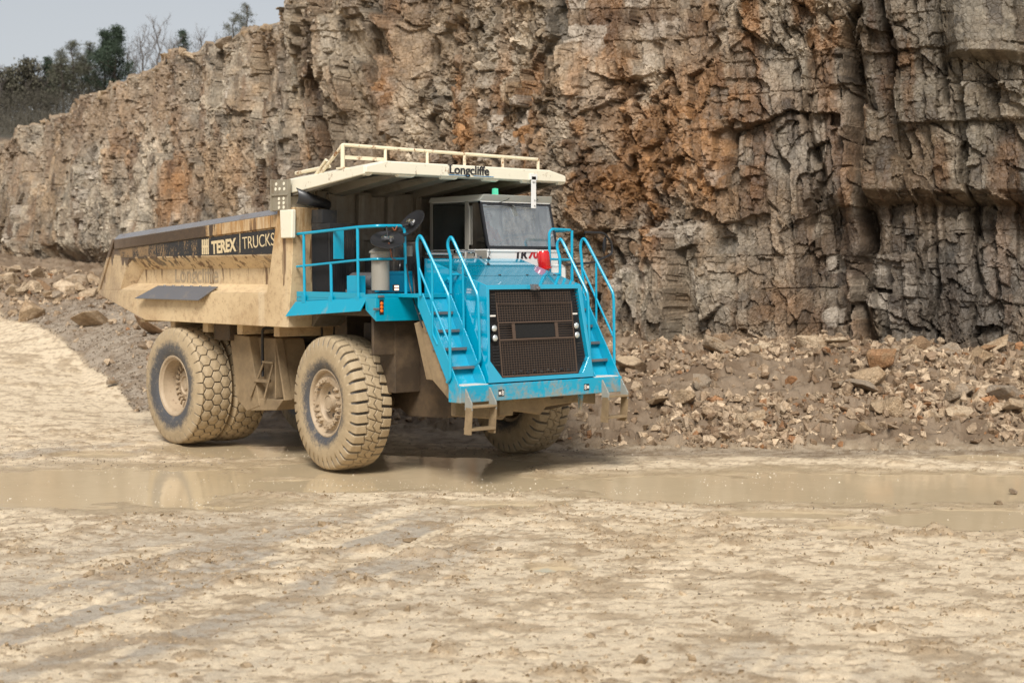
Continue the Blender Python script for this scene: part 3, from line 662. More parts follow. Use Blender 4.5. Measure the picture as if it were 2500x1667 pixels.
def tree(name, x, ytop, dist, kind, label, cat, group=None, w_=1.0, seed=0):
    rnd = random.Random(seed); b = dist*(x-1250)/FPX; z0 = hill_z(dist)-.4
    ztop = 3.24+(654-ytop)*dist/FPX; H = ztop-z0
    X, Y = W(dist, b); root = empty(name, (float(X), float(Y), z0))
    tag(root, label, cat, group)
    tr = MB(); cr = MB(); lv = []
    bend = [Vector((0, 0, 0))]
    n = 9
    for i in range(1, n+1):
        bend.append(Vector((rnd.uniform(-.12, .12)*i*.25, rnd.uniform(-.12, .12)*i*.25, H*i/n*(.98))))
    tr.tube(bend, .1, 7, rr=[H*.018*(1-.85*i/n)+.02 for i in range(n+1)])
    def pt(t):
        t = max(0, min(.999, t))*n; i = int(t); f = t-i; return bend[i]*(1-f)+bend[i+1]*f
    def twigs(p, d, L, r, depth):
        q = [p]; k = 3
        dd = d.copy()
        for i in range(k):
            dd = (dd+Vector((rnd.uniform(-.3, .3), rnd.uniform(-.3, .3), rnd.uniform(-.12, .30)*(1 if kind != 'larch' else .4)))).normalized()
            q.append(q[-1]+dd*L/k)
        cr.tube(q, r, 3, False, rr=[r*(1-.75*i/k) for i in range(k+1)])
        if depth > 0:
            for i in range(4 if depth > 1 else 5):
                f = rnd.uniform(.25, 1); j = min(k-1, int(f*k)); pp = q[j]*(1-(f*k-j))+q[j+1]*(f*k-j)
                nd = (dd+Vector((rnd.uniform(-1, 1), rnd.uniform(-1, 1), rnd.uniform(-.5, .9)))).normalized()
                twigs(pp, nd, L*rnd.uniform(.35, .6), r*.5, depth-1)
        lv.append((q[-1], dd)); lv.append((q[2], dd))
    if kind in ('pine', 'larch', 'fir'):
        nb = {'pine': 44, 'larch': 60, 'fir': 60}[kind]; lo = {'pine': .34, 'larch': .25, 'fir': .1}[kind]
        for i in range(nb):
            t = lo+(1-lo)*((i+rnd.random())/nb)**.9; an = rnd.uniform(0, 6.283)
            f = (t-lo)/(1-lo)
            if kind == 'pine': L = H*.27*w_*(math.sin(min(1, f*1.15+.25)*math.pi)**.7*.9+.12)*rnd.uniform(.6, 1.1)
            else: L = H*.24*w_*(1-f*.9)*rnd.uniform(.6, 1.1)+.1
            up = {'pine': rnd.uniform(.0, .45), 'larch': rnd.uniform(-.15, .25), 'fir': rnd.uniform(-.3, .1)}[kind]
            d = Vector((math.cos(an), math.sin(an), up)).normalized()
            twigs(pt(t), d, L, .035 if kind == 'pine' else .022, 1)
    else:
        nb = 15
        for i in range(nb):
            t = .22+.76*(i/nb); an = i*2.4+rnd.uniform(-.4, .4); f = (t-.22)/.78
            d = Vector((math.cos(an), math.sin(an), rnd.uniform(.8, 1.5))).normalized()
            twigs(pt(t), d, H*.40*w_*(1-.62*f)*rnd.uniform(.8, 1.1), .045, 3)
    tr.build('trunk', M['bark'] if kind != 'bare' else M['bark_grey'], root, smooth=True)
    cro = cr.build('crown', M['twig'] if kind in ('bare', 'larch') else M['bark'], root)
    if kind in ('pine', 'larch', 'fir', 'leafy'):
        P = np.array([tuple(p) for p, d in lv]); nn = {'pine': 22, 'larch': 6, 'fir': 10, 'leafy': 1}[kind]; sp = {'pine': .28, 'larch': .22, 'fir': .2, 'leafy': .3}[kind]
        rs = np.random.RandomState(seed+5); base = np.repeat(P, nn, 0)+rs.normal(0, 1, (len(P)*nn, 3))*np.array([sp, sp, sp*.5])
        m = len(base); d1 = rs.normal(0, 1, (m, 3)); d1 /= np.linalg.norm(d1, axis=1)[:, None]; d2 = rs.normal(0, 1, (m, 3)); d2 = np.cross(d1, d2); d2 /= np.linalg.norm(d2, axis=1)[:, None]
        Ln = rs.uniform(.10, .24, (m, 1)); wd = Ln*{'pine': .22, 'larch': .16, 'fir': .2, 'leafy': .5}[kind]
        Vv = np.stack([base-d2*wd, base+d1*Ln, base+d2*wd], 1).reshape(-1, 3)
        me = npmesh('foliage', Vv, np.arange(m*3).reshape(-1, 3)); link('foliage', me, {'pine': M['pine'], 'larch': M['larch'], 'fir': M['pine'], 'leafy': M['shrub']}[kind], cro)
    return root
T_ = tree
T_('pine_tree', 290, 72, 150, 'pine', 'tall dark green pine with a layered crown, the fullest tree on the skyline', 'tree', seed=1, w_=1.15)
T_('pine_tree', 262, 82, 152, 'pine', 'dark pine leaning close against the left of the fullest pine', 'tree', seed=2, w_=.8)
T_('larch_tree', 185, 103, 150, 'larch', 'tall thin needled conifer left of the dark pines, olive and see-through', 'tree', seed=3, w_=1.25)
T_('larch_tree', 222, 108, 154, 'larch', 'slender half bare conifer between the olive conifer and the dark pines', 'tree', seed=4, w_=.9)
T_('larch_tree', 160, 125, 148, 'larch', 'shorter olive conifer at the left side of the skyline conifers', 'tree', seed=5)
T_('fir_tree', 124, 145, 150, 'fir', 'narrow dark young fir standing alone above the bare thicket', 'tree', seed=6, w_=.5)
T_('bare_tree', 395, 72, 156, 'bare', 'bare winter tree with a wide rounded crown right of the dark pines', 'tree', seed=7, w_=1.1)
T_('bare_tree', 355, 92, 158, 'bare', 'small bare tree between the dark pines and the wide bare crown', 'tree', seed=8)
T_('fir_tree', 456, 76, 160, 'fir', 'small pointed fir on the skyline right of the bare trees', 'tree', seed=9, w_=.45)
T_('larch_tree', 577, 36, 165, 'larch', 'thin pale conifer low behind the crest, left of the two on the high slope', 'tree', seed=11, w_=1.1)
T_('fir_tree', 608, 12, 165, 'larch', 'thin pale pointed conifer, rightmost of those behind the high crest', 'tree', seed=12, w_=.6)
for i, (x, y, k) in enumerate([(-40, 176, 'bare'), (8, 178, 'bare'), (32, 190, 'leafy'), (58, 178, 'bare'), (78, 168, 'leafy'), (100, 172, 'bare'), (122, 190, 'bare'), (146, 180, 'leafy'), (-75, 180, 'bare'), (20, 215, 'leafy'), (62, 215, 'bare'), (92, 210, 'leafy'), (245, 160, 'bare'), (320, 130, 'bare'), (205, 170, 'leafy'), (430, 110, 'bare'), (496, 92, 'bare')]):
    T_('bare_tree', x, y, 146+i*.7, k, 'bare brown thicket tree crowded among others below the conifers', 'tree', 'bare thicket trees on the skyline', w_=1.15, seed=40+i)

def undergrowth():
    rs = np.random.RandomState(5); n = 42000; x = rs.uniform(-260, 520, n); a = np.where(rs.rand(n) < .35, rs.uniform(95, 140, n), 140+rs.uniform(0, 14, n)); b = a*(x-1250)/FPX
    top = 2.6+1.6*fbm(b*.5, a*.5, 9, 3); h = top*rs.rand(n)**.8*np.where(a < 140, .45, 1); z0 = np.array([hill_z(q) for q in a]); px, py = W(a, b)
    base = np.stack([px, py, z0+h-.4], -1); d1 = rs.normal(0, 1, (n, 3))*[.35, .35, .9]; d1 /= np.linalg.norm(d1, axis=1)[:, None]; d2 = np.cross(d1, rs.normal(0, 1, (n, 3))); d2 /= np.linalg.norm(d2, axis=1)[:, None]
    L = rs.uniform(.3, 1.0, (n, 1)); V = np.stack([base-d2*.018, base+d1*L, base+d2*.018], 1).reshape(-1, 3)
    tag(link('undergrowth', npmesh('undergrowth', V, np.arange(n*3).reshape(-1, 3)), plain('brushwood', (.075, .066, .048), .9, var=.4, sc_=1.5)), kind='stuff')
undergrowth()

# ---------------------------------------------------------------- loose rock
def hull_rock(seed, n=16, flat=.75):
    rnd = random.Random(seed); bm = bmesh.new()
    for i in range(n):
        v = Vector((rnd.gauss(0, 1), rnd.gauss(0, 1), rnd.gauss(0, 1))).normalized()*rnd.uniform(.8, 1.05)
        bm.verts.new((v.x*rnd.uniform(.8, 1), v.y*.85, v.z*flat))
    bmesh.ops.convex_hull(bm, input=bm.verts)
    bmesh.ops.delete(bm, geom=[v for v in bm.verts if not v.link_faces], context='VERTS')
    bmesh.ops.dissolve_limit(bm, angle_limit=R_(14), verts=bm.verts, edges=bm.edges)
    bmesh.ops.triangulate(bm, faces=bm.faces)
    return bm
protos = []
for i in range(18):
    bm = hull_rock(500+i, 11+i % 6, .5+.35*((i*7) % 5)/4)
    bmesh.ops.bevel(bm, geom=bm.edges[:], offset=.035, segments=1, affect='EDGES')
    me = bpy.data.meshes.new('boulder'); bm.to_mesh(me); bm.free(); me.materials.append(M['rock']); protos.append(me)
lows = []
for i in range(12):
    bm = hull_rock(800+i, 9, .65); bm.verts.index_update()
    lows.append((np.array([v.co[:] for v in bm.verts]), np.array([[v.index for v in f.verts] for f in bm.faces]))); bm.free()
rs = np.random.RandomState(11)
def gz(a, b):
    z, p, pd = ground_height(np.array([[a]], float), np.array([[b]], float)); return float(z[0, 0])
def boulder(x, y, a, size, label, group=None, squash=(1, 1, 1), pid=None, rot=None, sink=.3, z=None, name='boulder', tint=None):
    b = a*(x-1250)/FPX; X, Y = W(a, b)
    if z is None: z = gz(a, b)
    o = bpy.data.objects.new(name, protos[pid if pid is not None else rs.randint(18)]); col.objects.link(o)
    o.scale = (size*squash[0], size*squash[1], size*squash[2]); o.location = (float(X), float(Y), z+size*squash[2]*(.6-sink))
    o.rotation_euler = rot if rot else (rs.uniform(-.5, .5), rs.uniform(-.5, .5), rs.uniform(0, 6.28))
    tag(o, label, 'boulder' if name == 'boulder' else 'rock', group); return o
def at_y(x, y):                       # distance at which the sight line meets the heap
    aa = np.linspace(26, 60, 700); hh = height(aa, aa*(x-1250)/FPX)
    yy = 654-(hh-3.24)*FPX/aa; i = np.argmax(yy <= y); return float(aa[i])
named = [
 (1605, 995, .42, 'long flat pale slab lying on the dark dirt right of the truck steps', (1.25, .7, .45)),
 (1714, 947, .32, 'dark wet stone half buried midway between the truck and the tall rust brown pyramid', (1, .8, .8)),
 (2150, 905, .60, 'tall rust brown pyramid boulder standing among grey rubble', (.75, .65, 1.25)),
 (2260, 820, .34, 'orange brown boulder perched at the very foot of the quarry face', (1, .8, .8)),
 (2190, 1020, .36, 'blue grey boulder low in the heap beside a tan one', (1, .8, .85)),
 (2150, 1014, .36, 'tan boulder low in the heap left of the blue grey one', (1.1, .8, .8)),
 (2030, 905, .34, 'pale pointed stone left of the tall rust brown pyramid', (1, .8, .9)),
 (1730, 1035, .28, 'grey wedge shaped stone near the front edge of the heap', (.9, .7, .9)),
 (2040, 840, .36, 'broad grey boulder along the top of the heap', (1.3, .8, .7)),
 (2480, 1020, .36, 'reddish brown round boulder at the right end of the heap front', (1, .9, .8)),
 (2420, 860, .5, 'large mud covered mound boulder at upper right of the heap', (1.4, .9, .7)),
 (2110, 1062, .28, 'pale flat stone lying at the toe of the heap', (1.3, .8, .45)),
 (1750, 850, .34, 'long white grey slab on the upper left of the heap', (1.5, .7, .5)),
 (215, 795, .62, 'big grey flat topped boulder behind the dump body tail', (1.3, .8, .7)),
 (370, 815, .62, 'dark slab boulder just above the rear tyre', (1.4, .8, .6)),
 (270, 945, .22, 'pale stone on the brown bank at the road edge', (1, .8, .8))]
for x, y, s, lab, sq in named:
    boulder(x, y, at_y(x, y), s, lab, squash=sq, sink=.05)
cnt = 0
for i in range(3000):
    if cnt >= 260: break
    x = rs.uniform(-40, 2560); a = rs.uniform(28, 62)
    b = a*(x-1250)/FPX; h = float(height(np.array([a]), np.array([b]))[0]); p = float(pile(np.array([a]), np.array([b]))[0])
    if p < .8: continue
    y = 654-(h-3.24)*FPX/a
    ac = float(np.interp(x, CX, CA))
    if a > ac-.5 or h < .15: continue
    if x < 480 and a < 50 and rs.rand() < .96: continue
    if x > 1400 and rs.rand() > .35+.65*math.exp(-((x-2100)/260)**2): continue
    if rs.rand() > sst(.42, .6, fbm(np.array([a*.5]), np.array([b*.5]), 401, 3))[0]: continue
    s = .16+.42*rs.rand()**2.4
    if x < 700: s *= 1.35
    zone = 'left, behind the truck tail' if x < 700 else ('behind and beneath the truck' if x < 1350 else 'right of the truck')
    boulder(x, y, a, s, 'broken limestone block in the heap at the cliff foot '+zone, 'broken stone blocks in the heap '+zone, squash=(rs.uniform(.8, 1.4), rs.uniform(.6, 1), rs.uniform(.55, .95)))
    cnt += 1
# crest boulders
crl = [(150, .42, 'orange block alone at the left end of the crest', (1.3, .8, .7)), (205, .55, 'big pale rounded boulder near the left end of the crest', (1.3, .9, .85)),
 (62, .45, 'pale flat stone on the brown bench at the far left', (1.6, .9, .5)), (505, .75, 'large orange tan block on the crest, biggest up there', (1.4, .8, .8)), (435, .5, 'tan tilted slab below the crest line boulders', (1.5, .8, .6)),
 (365, .42, 'grey white block where the crest meets the bare trees', (1.2, .8, .7)), (610, .5, 'brown grey block high on the crest near the top edge', (1.2, .8, .8))]
for x, s, lab, sq in crl:
    a, b, z = crest(x); x = 1250+FPX*b/a; boulder(x, 0, a+.1, s*.8, lab, squash=sq, z=float(z)-.05, sink=.35)
for i in range(50):
    x = 160+ (700-160)*rs.rand(); a, b, z = crest(x); x = 1250+FPX*b/a; s = .10+.22*rs.rand()**1.8
    boulder(x, 0, a-rs.uniform(-.5, .4), s, 'small pale stone on the crest of the quarry face', 'pale stones along the crest', z=float(z)+rs.uniform(-.25, .0), sink=.3)
# small rubble, uncountable
def scatter(name, A, B, Z, S, Cc, kind_label):
    n = len(A); px, py = W(A, B); Vs = []; Fs = []; Cs = []; off = 0
    pid = rs.randint(len(lows), size=n)
    for k, (v, f) in enumerate(lows):
        I = np.where(pid == k)[0]
        if not len(I): continue
        m = len(I); q = rs.normal(0, 1, (m, 4)); q /= np.linalg.norm(q, axis=1)[:, None]; w_, x_, y_, z_ = q.T
        Rm = np.stack([1-2*(y_*y_+z_*z_), 2*(x_*y_-z_*w_), 2*(x_*z_+y_*w_), 2*(x_*y_+z_*w_), 1-2*(x_*x_+z_*z_), 2*(y_*z_-x_*w_), 2*(x_*z_-y_*w_), 2*(y_*z_+x_*w_), 1-2*(x_*x_+y_*y_)], 1).reshape(-1, 3, 3)
        sc3 = S[I][:, None]*rs.uniform(.55, 1.25, (m, 3))
        vv = np.einsum('nij,vj->nvi', Rm, v)*sc3[:, None, :]+np.stack([px[I], py[I], Z[I]], 1)[:, None, :]
        Vs.append(vv.reshape(-1, 3)); Fs.append((f[None]+(np.arange(m)*len(v))[:, None, None]).reshape(-1, 3)+off); off += m*len(v)
        Cs.append(np.repeat(Cc[I], len(v), 0))
    me = npmesh(name, np.concatenate(Vs), np.concatenate(Fs), np.concatenate(Cs)); o = link(name, me, M['rubble']); tag(o, kind='stuff'); return o
def rubble():
    n = 110000; x = rs.uniform(-250, 2700, n); a = 26.8+34*rs.rand(n)**1.35; b = a*(x-1250)/FPX
    z, p, pd = ground_height(a, b); ac = np.interp(x, CX, CA)
    dens = .12+.85*sst(.40, .58, fbm(a*.5, b*.5, 401, 3))
    dens *= np.where((x < 470) & (a < 50.5), .10, 1)
    k = (rs.rand(n) < p*dens) & (a < ac+.8) & ((p > .45) | (rs.rand(n) < .1)); a, b, z, p = a[k], b[k], z[k], p[k]; m = len(a)
    S = .02+.20*rs.rand(m)**3.6; S *= .5+.5*sst(.3, 1., p)
    t = rs.rand(m)[:, None]; c = mix(C3(.17, .115, .07), C3(.60, .52, .41), t**1.0); r2 = rs.rand(m)[:, None] < .05; c = np.where(r2, C3(.33, .19, .10), c)*C3(1.08, .98, .86)
    scatter('rubble', a, b, z+S*.2, S, c*rs.uniform(.75, 1.15, (m, 1)), '')
    # gravel strewn over the yard
    n = 34000; a = 11+20*rs.rand(n)**.7; x = rs.uniform(-200, 2700, n); b = a*(x-1250)/FPX; z, p, pd = ground_height(a, b)
    gl = np.exp(-((a-25.8)/1.6)**2-((x-200)/320)**2)*1.0+.03+.9*np.exp(-((a-26.9)/.6)**2)*(x > 600)+.2*sst(.5, .7, fbm(a*.8, b*.6, 77, 3))
    k = (rs.rand(n) < gl) & (pd < .05); a, b, z = a[k], b[k], z[k]; m = len(a); S = (.006+.02*rs.rand(m)**3)
    c = mix(C3(.20, .15, .10), C3(.48, .42, .34), rs.rand(m)[:, None])
    scatter('gravel', a, b, z+S*.3, S, c, '')
    # mud clods churned up by the tyres
    n = 120000; a = 10.5+14*rs.rand(n); x = rs.uniform(-200, 2700, n); b = a*(x-1250)/FPX; z, p, pd = ground_height(a, b)
    mk = sst(.50, .64, fbm(a*3.1, b*1.9, 8, 5, .6))*sst(.4, .6, fbm(a*.5+7, b*.45, 21, 3))
    k = (rs.rand(n) < .16+mk*.9) & (pd < -.1); a, b, z = a[k], b[k], z[k]; m = len(a); S = .005+.034*rs.rand(m)**4.2; S = np.where((rs.rand(m) < .012) & (a < 19), S+.03+.05*rs.rand(m), S)
    c = mix(C3(.30, .215, .125), C3(.56, .44, .29), rs.rand(m)[:, None])
    scatter('mud_clods', a, b, z-S*.1, S, c, '')
    # froth floating on the puddles
    n = 30000; a = 18.5+9*rs.rand(n); x = rs.uniform(-100, 2600, n); b = a*(x-1250)/FPX; z, p, pd = ground_height(a, b)
    q = sst(.50, .62, fbm(a*1.4, b*.5, 611, 4))*(.15+.85*np.exp(-((pd-.05)/.16)**2)); q = q+.5*np.exp(-((x-1050)/330)**2-((a-22.3)/1.0)**2)
    k = (rs.rand(n) < q*.5) & (pd > -.02); a, b = a[k], b[k]; m = len(a); S = .007+.016*rs.rand(m)**2
    scatter('froth', a, b, np.full(m, -.02), S, np.tile(C3(.72, .66, .54), (m, 1)), '')
    # loose rock caught on ledges and under the crest
    xi, CAa, CBb, CZ, CC, CR = CL; n = 5200
    ii = rs.randint(0, len(xi), n); jj = (450*(1-.28*rs.rand(n)**1.7)).astype(int).clip(0, 449)
    k = (xi[ii] < 800) & (xi[ii] > 60); ii, jj = ii[k], jj[k]; m = len(ii); S = .03+.12*rs.rand(m)**2.5
    c = mix(C3(.30, .23, .16), C3(.50, .44, .36), rs.rand(m)[:, None])
    scatter('crest_rubble', CAa[ii, jj], CBb[ii, jj], CZ[ii, jj], S, c, '')
    # angular fragments still wedged in the face
    n = 26000; ii = rs.randint(0, len(xi), n); jj = rs.randint(20, 450, n); S = .05+.30*rs.rand(n)**3.0
    S = np.where(xi[ii] > 2120, S*.8, S); c = np.clip(CC[ii, jj]*rs.uniform(.85, 1.5, (n, 1)), .03, .75)
    k = rs.rand(n) < CR[ii, jj]*.8; ii, jj, S, c = ii[k], jj[k], S[k], c[k]
    scatter('wall_fragments', CAa[ii, jj]+S*.45, CBb[ii, jj], CZ[ii, jj], S, c, '')
    # pea gravel on the bank beside the ramp
    n = 26000; x = rs.uniform(-250, 520, n); a = 31+21*rs.rand(n); b = a*(x-1250)/FPX; z, p, pd = ground_height(a, b); k = p > .25; a, b, z = a[k], b[k], z[k]; m = len(a)
    c = mix(C3(.18, .135, .095), C3(.46, .40, .32), rs.rand(m)[:, None]); S = .012+.05*rs.rand(m)**3
    scatter('bank_gravel', a, b, z+S*.2, S, c, '')
rubble()
for x, y, s, lab in ((2480, 1205, .10, 'wet brown stone standing in the puddle at the far right'), (2445, 1232, .085, 'small stone at the near rim of the right hand puddle'), (1392, 1098, .10, 'dark stone in the wet mud under the bumper steps')):
    a, b = G(x, y); boulder(x, y, a, s, lab, squash=(1, .8, .7), z=-.02, sink=.1, name='stone')

# ---------------------------------------------------------------- the dump truck (world = truck frame: X forward, Y to its left)
truck = empty('dump_truck', (0, 0, 0))
tag(truck, 'muddy rigid quarry dump truck with bright blue front, white cab and tan tipping body', 'dump truck')
TR = truck
def text(s, size, loc, mat, parent, rot, name='lettering', ext=.004, bold=0, sx=1.0, shear=0, spacing=1.0, label=None):
    cu = bpy.data.curves.new(name, 'FONT'); cu.body = s; cu.size = size; cu.extrude = ext; cu.offset = bold; cu.shear = shear; cu.space_character = spacing
    tmp = bpy.data.objects.new('tmp', cu); col.objects.link(tmp); dg = bpy.context.evaluated_depsgraph_get()
    me = bpy.data.meshes.new_from_object(tmp.evaluated_get(dg)); bpy.data.objects.remove(tmp)
    me.materials.clear(); o = link(name, me, mat, parent); o.location = loc; o.rotation_euler = rot; o.scale = (sx, 1, 1)
    if label: o['label'] = label
    return o
# ---- tipping body
def lerp3(a, b, t): return tuple(a[i]+(b[i]-a[i])*t for i in range(3))
XR = lambda z: -7.12-.713*(3.79-z)           # rear edge of the body side
body = MB(); crowns = []
for s in (-1, 1):
    Y = lambda v: s*v
    body.xz([(-7.86, 2.73), (-7.80, 2.81), (-1.5, 2.815), (-1.2, 2.815), (-1.2, 2.265), (-5.88, 2.26)], Y(1.80), Y(2.09))
    body.xz([(XR(3.60), 3.60), (XR(3.42), 3.42), (-6.57, 3.42), (-1.30, 3.45), (-1.22, 3.91)], Y(1.70), Y(2.06))
    body.xz([(XR(3.42), 3.422), (-6.57, 3.422), (-6.95, 2.808), (-7.80, 2.808)], Y(1.72), Y(2.062))
    body.xz([(-7.05, 2.79), (-6.60, 3.44), (-1.2, 3.46), (-1.2, 2.79)], Y(1.74), Y(1.84))
    body.loft([(-6.58, Y(2.06), 3.424), (-6.40, Y(1.838), 3.20), (-6.58, Y(1.838), 3.424)], [(-1.35, Y(2.06), 3.452), (-1.35, Y(1.838), 3.24), (-1.35, Y(1.838), 3.452)])
    body.loft([(-6.94, Y(2.088), 2.813), (-6.80, Y(1.838), 2.95), (-6.94, Y(1.838), 2.813)], [(-1.35, Y(2.088), 2.816), (-1.35, Y(1.838), 2.97), (-1.35, Y(1.838), 2.816)])
    body.loft([(-6.57, Y(2.058), 3.42), (-6.37, Y(1.839), 3.22), (-6.57, Y(1.839), 3.42)], [(-6.95, Y(2.058), 2.82), (-6.75, Y(1.839), 2.90), (-6.95, Y(1.839), 2.82)])
    # top rail with sloping crown
    cr_ = MB(); csx = lambda x, z1: [(x, Y(2.094), z1+.012), (x, Y(1.982), z1+.112), (x, Y(1.87), z1+.122), (x, Y(1.87), z1+.112), (x, Y(1.98), z1+.103), (x, Y(2.09), z1+.002)]
    cr_.loft(csx(-7.12, 3.775), csx(-1.21, 4.115)); crowns.append(cr_)
    sec = lambda x, z0, z1: [(x, Y(1.86), z0-.02), (x, Y(2.092), z0), (x, Y(2.092), z1), (x, Y(1.98), z1+.10), (x, Y(1.86), z1+.11)]
    body.loft(sec(-7.13, 3.60, 3.775), sec(-1.2, 3.915, 4.115))
    # rear end post and front post
    body.loft([(-7.10, Y(1.8), 3.80), (-7.10, Y(2.10), 3.80), (-7.20, Y(2.10), 3.80), (-7.20, Y(1.8), 3.80)], [(-7.80, Y(1.8), 2.77), (-7.80, Y(2.10), 2.77), (-7.90, Y(2.10), 2.77), (-7.90, Y(1.8), 2.77)])
    body.xz([(-1.56, 2.268), (-1.54, 2.80), (-1.36, 3.50), (-1.18, 4.20), (-.68, 4.22), (-.79, 3.0), (-.90, 2.268)], Y(1.66), Y(2.13))
body.xz([(-7.86, 2.70), (-7.86, 2.80), (-5.8, 2.42), (-.95, 2.42), (-.92, 2.262), (-5.88, 2.262)], -1.79, 1.79)
# headboard with ribs, curling forward at its foot
hbd = MB()
hbd.xz([(-1.05, 2.30), (-.80, 4.50), (-.70, 4.50), (-.78, 3.0), (-.60, 2.70), (-.30, 2.62), (-.30, 2.56), (-.62, 2.50), (-.88, 2.27)], -1.66, 1.66)
for y in (-1.45, -.85, -.25, .35, .95, 1.5):
    hbd.xz([(-.79, 2.9), (-.70, 4.45), (-.60, 4.45), (-.68, 2.9)], y-.06, y+.06)
for z in (3.15, 3.75): hbd.box(-.77, -.66, -1.6, 1.6, z-.05, z+.05)
for x in (-6.6, -5.4, -4.2, -3.0, -1.8): body.box(x-.09, x+.09, -1.78, 1.78, 2.08 if x > -5.5 else 2.2, 2.26)
dbody = body.build('tipping_body', M['body'], TR, bevel=.012)
[q.build('rail_crown', M['wet_rail'], dbody) for q in crowns]
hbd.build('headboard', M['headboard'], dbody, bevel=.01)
for s in (-1, 1):
    pn = MB(); pn.xz([(-6.9, 3.445), (-1.41, 3.47), (-1.255, 3.885), (-7.0, 3.60)] if s < 0 else [(-6.9, 3.445), (-1.41, 3.47), (-1.255, 3.885), (-7.0, 3.60)], s*2.06, s*2.064)
    pn.build('side_decal_panel', M['panel'], dbody)
S0 = -2.0642
text('TEREX', .30, (-3.43, S0, 3.49), M['creamtext'], dbody, (R_(90), -R_(3.2), 0), bold=.012, sx=.92)
text('TRUCKS', .30, (-2.40, S0, 3.555), M['creamtext'], dbody, (R_(90), -R_(3.4), 0), sx=.92, bold=-.002)
lg = MB(); lg.box(-2.49, -2.475, -2.069, S0, 3.50, 3.86)
lg.build('divider_bar', M['creamtext'], dbody)
em = MB()
for i in range(4): em.xz([(-3.78+i*.065, 3.475), (-3.78+i*.065+.045, 3.477), (-3.78+i*.065+.045, 3.74+i*.006), (-3.78+i*.065, 3.737)], -2.068, S0)
em.xz([(-3.78, 3.59), (-3.545, 3.60), (-3.545, 3.64), (-3.78, 3.63)], -2.069, S0)
em.build('emblem', M['creamtext'], dbody)
text('Longcliffe', .42, (-5.2, -1.842, 2.98), M['fadedtext'], dbody, (R_(90), 0, 0), sx=1.0, bold=.006, ext=.002, label='faded lettering on the recessed side')
# hanging wear plate
for s in (-1, 1):
    wp = MB()
    wp.loft([(-5.45, s*2.02, 2.90), (-3.28, s*2.02, 2.90), (-3.28, s*2.05, 2.915), (-5.45, s*2.05, 2.915)], [(-6.06, s*2.20, 2.66), (-3.66, s*2.20, 2.66), (-3.66, s*2.225, 2.67), (-6.06, s*2.225, 2.67)])
    wpo = wp.build('wear_plate', M['grey_steel'], TR, bevel=.006)
    for i in range(6):
        wb = MB(); wb.lathe([(-.012, 0), (-.012, .028), (.012, .022), (.012, 0)], 6, 'Z', (-5.2+i*.33, s*2.045, 2.915)); wb.build('bolt', M['grey_steel'], wpo)
# pressed plate with round holes at the front post, and the pale box under it
rg = MB(); rg.box(-1.23, -.76, -2.20, -2.14, 4.17, 4.67); rg.box(-1.23, -.76, -2.22, -2.20, 4.41, 4.44); rg.box(-1.25, -1.22, -2.23, -2.13, 4.16, 4.68)
rg.build('perforated_plate', M['perf'], TR, bevel=.006)
hl = MB()
for x, z in ((-1.10, 4.60), (-.87, 4.60), (-1.0, 4.52), (-.86, 4.515), (-1.12, 4.52), (-1.02, 4.36), (-.88, 4.36), (-1.02, 4.29), (-.88, 4.29), (-1.02, 4.22), (-.88, 4.22)):
    hl.lathe([(-.004, .0), (-.004, .028), (.01, .028)], 14, 'Y', (x, -2.203, z))
hl.build('hole', M['cream'], TR)  # cream discs paint in the light showing through the holes
pb = MB(); pb.xz([(-1.0, 4.18), (-.62, 4.18), (-.64, 3.72), (-.97, 3.72)], -2.21, -2.13); pb.build('post_cover', M['cream'], TR, bevel=.02)
# ---- canopy
def csec(x, zl, ze, zt):
    return [(x, -2.09, zl), (x, -2.09, ze), (x, -1.72, zt), (x, 1.72, zt), (x, 2.09, ze), (x, 2.09, zl), (x, 2.05, zl-.002), (x, 2.05, ze-.05), (x, 1.70, zt-.07), (x, -1.70, zt-.07), (x, -2.05, ze-.05), (x, -2.05, zl-.002)]
cn = MB(); cn.loft(csec(-1.12, 4.42, 4.66, 4.75), csec(1.20, 4.665, 4.80, 4.885))
cn.loft([(1.10, -2.085, 4.67), (1.10, -2.085, 4.795), (1.10, -1.715, 4.88), (1.10, 1.715, 4.88), (1.10, 2.085, 4.795), (1.10, 2.085, 4.67)], [(1.235, -2.07, 4.69), (1.235, -2.07, 4.785), (1.235, -1.70, 4.872), (1.235, 1.70, 4.872), (1.235, 2.07, 4.785), (1.235, 2.07, 4.69)])
cu_ = MB()
for y in (-2.0, -1.28, -.42, .445, 1.285, 2.0):
    hw = .20 if abs(y) < 1.9 else .085
    yy = (lambda v: max(-2.088, min(2.088, v)))
    cn.loft([(1.195, yy(y-hw), 4.70), (1.195, yy(y+hw), 4.70), (1.195, yy(y+hw*.75), 4.655), (1.195, yy(y-hw*.75), 4.655)], [(1.12, yy(y-hw), 4.70), (1.12, yy(y+hw), 4.70), (1.12, yy(y+hw*.75), 4.64), (1.12, yy(y-hw*.75), 4.64)])
    cu_.loft([(1.118, yy(y-hw), 4.70), (1.118, yy(y+hw), 4.70), (1.118, yy(y+hw*.75), 4.655), (1.118, yy(y-hw*.75), 4.655)], [(-.9, yy(y-hw), 4.60), (-.9, yy(y+hw), 4.60), (-.9, yy(y+hw*.75), 4.40), (-.9, yy(y-hw*.75), 4.40)])
cn.box(-1.10, -.95, -2.08, 2.08, 4.2, 4.66)
cu_.add([(1.09, -1.7, 4.812), (1.09, 1.7, 4.812), (-1.05, 1.7, 4.678), (-1.05, -1.7, 4.678), (1.09, 2.04, 4.742), (-1.05, 2.04, 4.605), (1.09, -2.04, 4.742), (-1.05, -2.04, 4.605)], [(0, 1, 2, 3), (1, 4, 5, 2), (0, 3, 7, 6)])
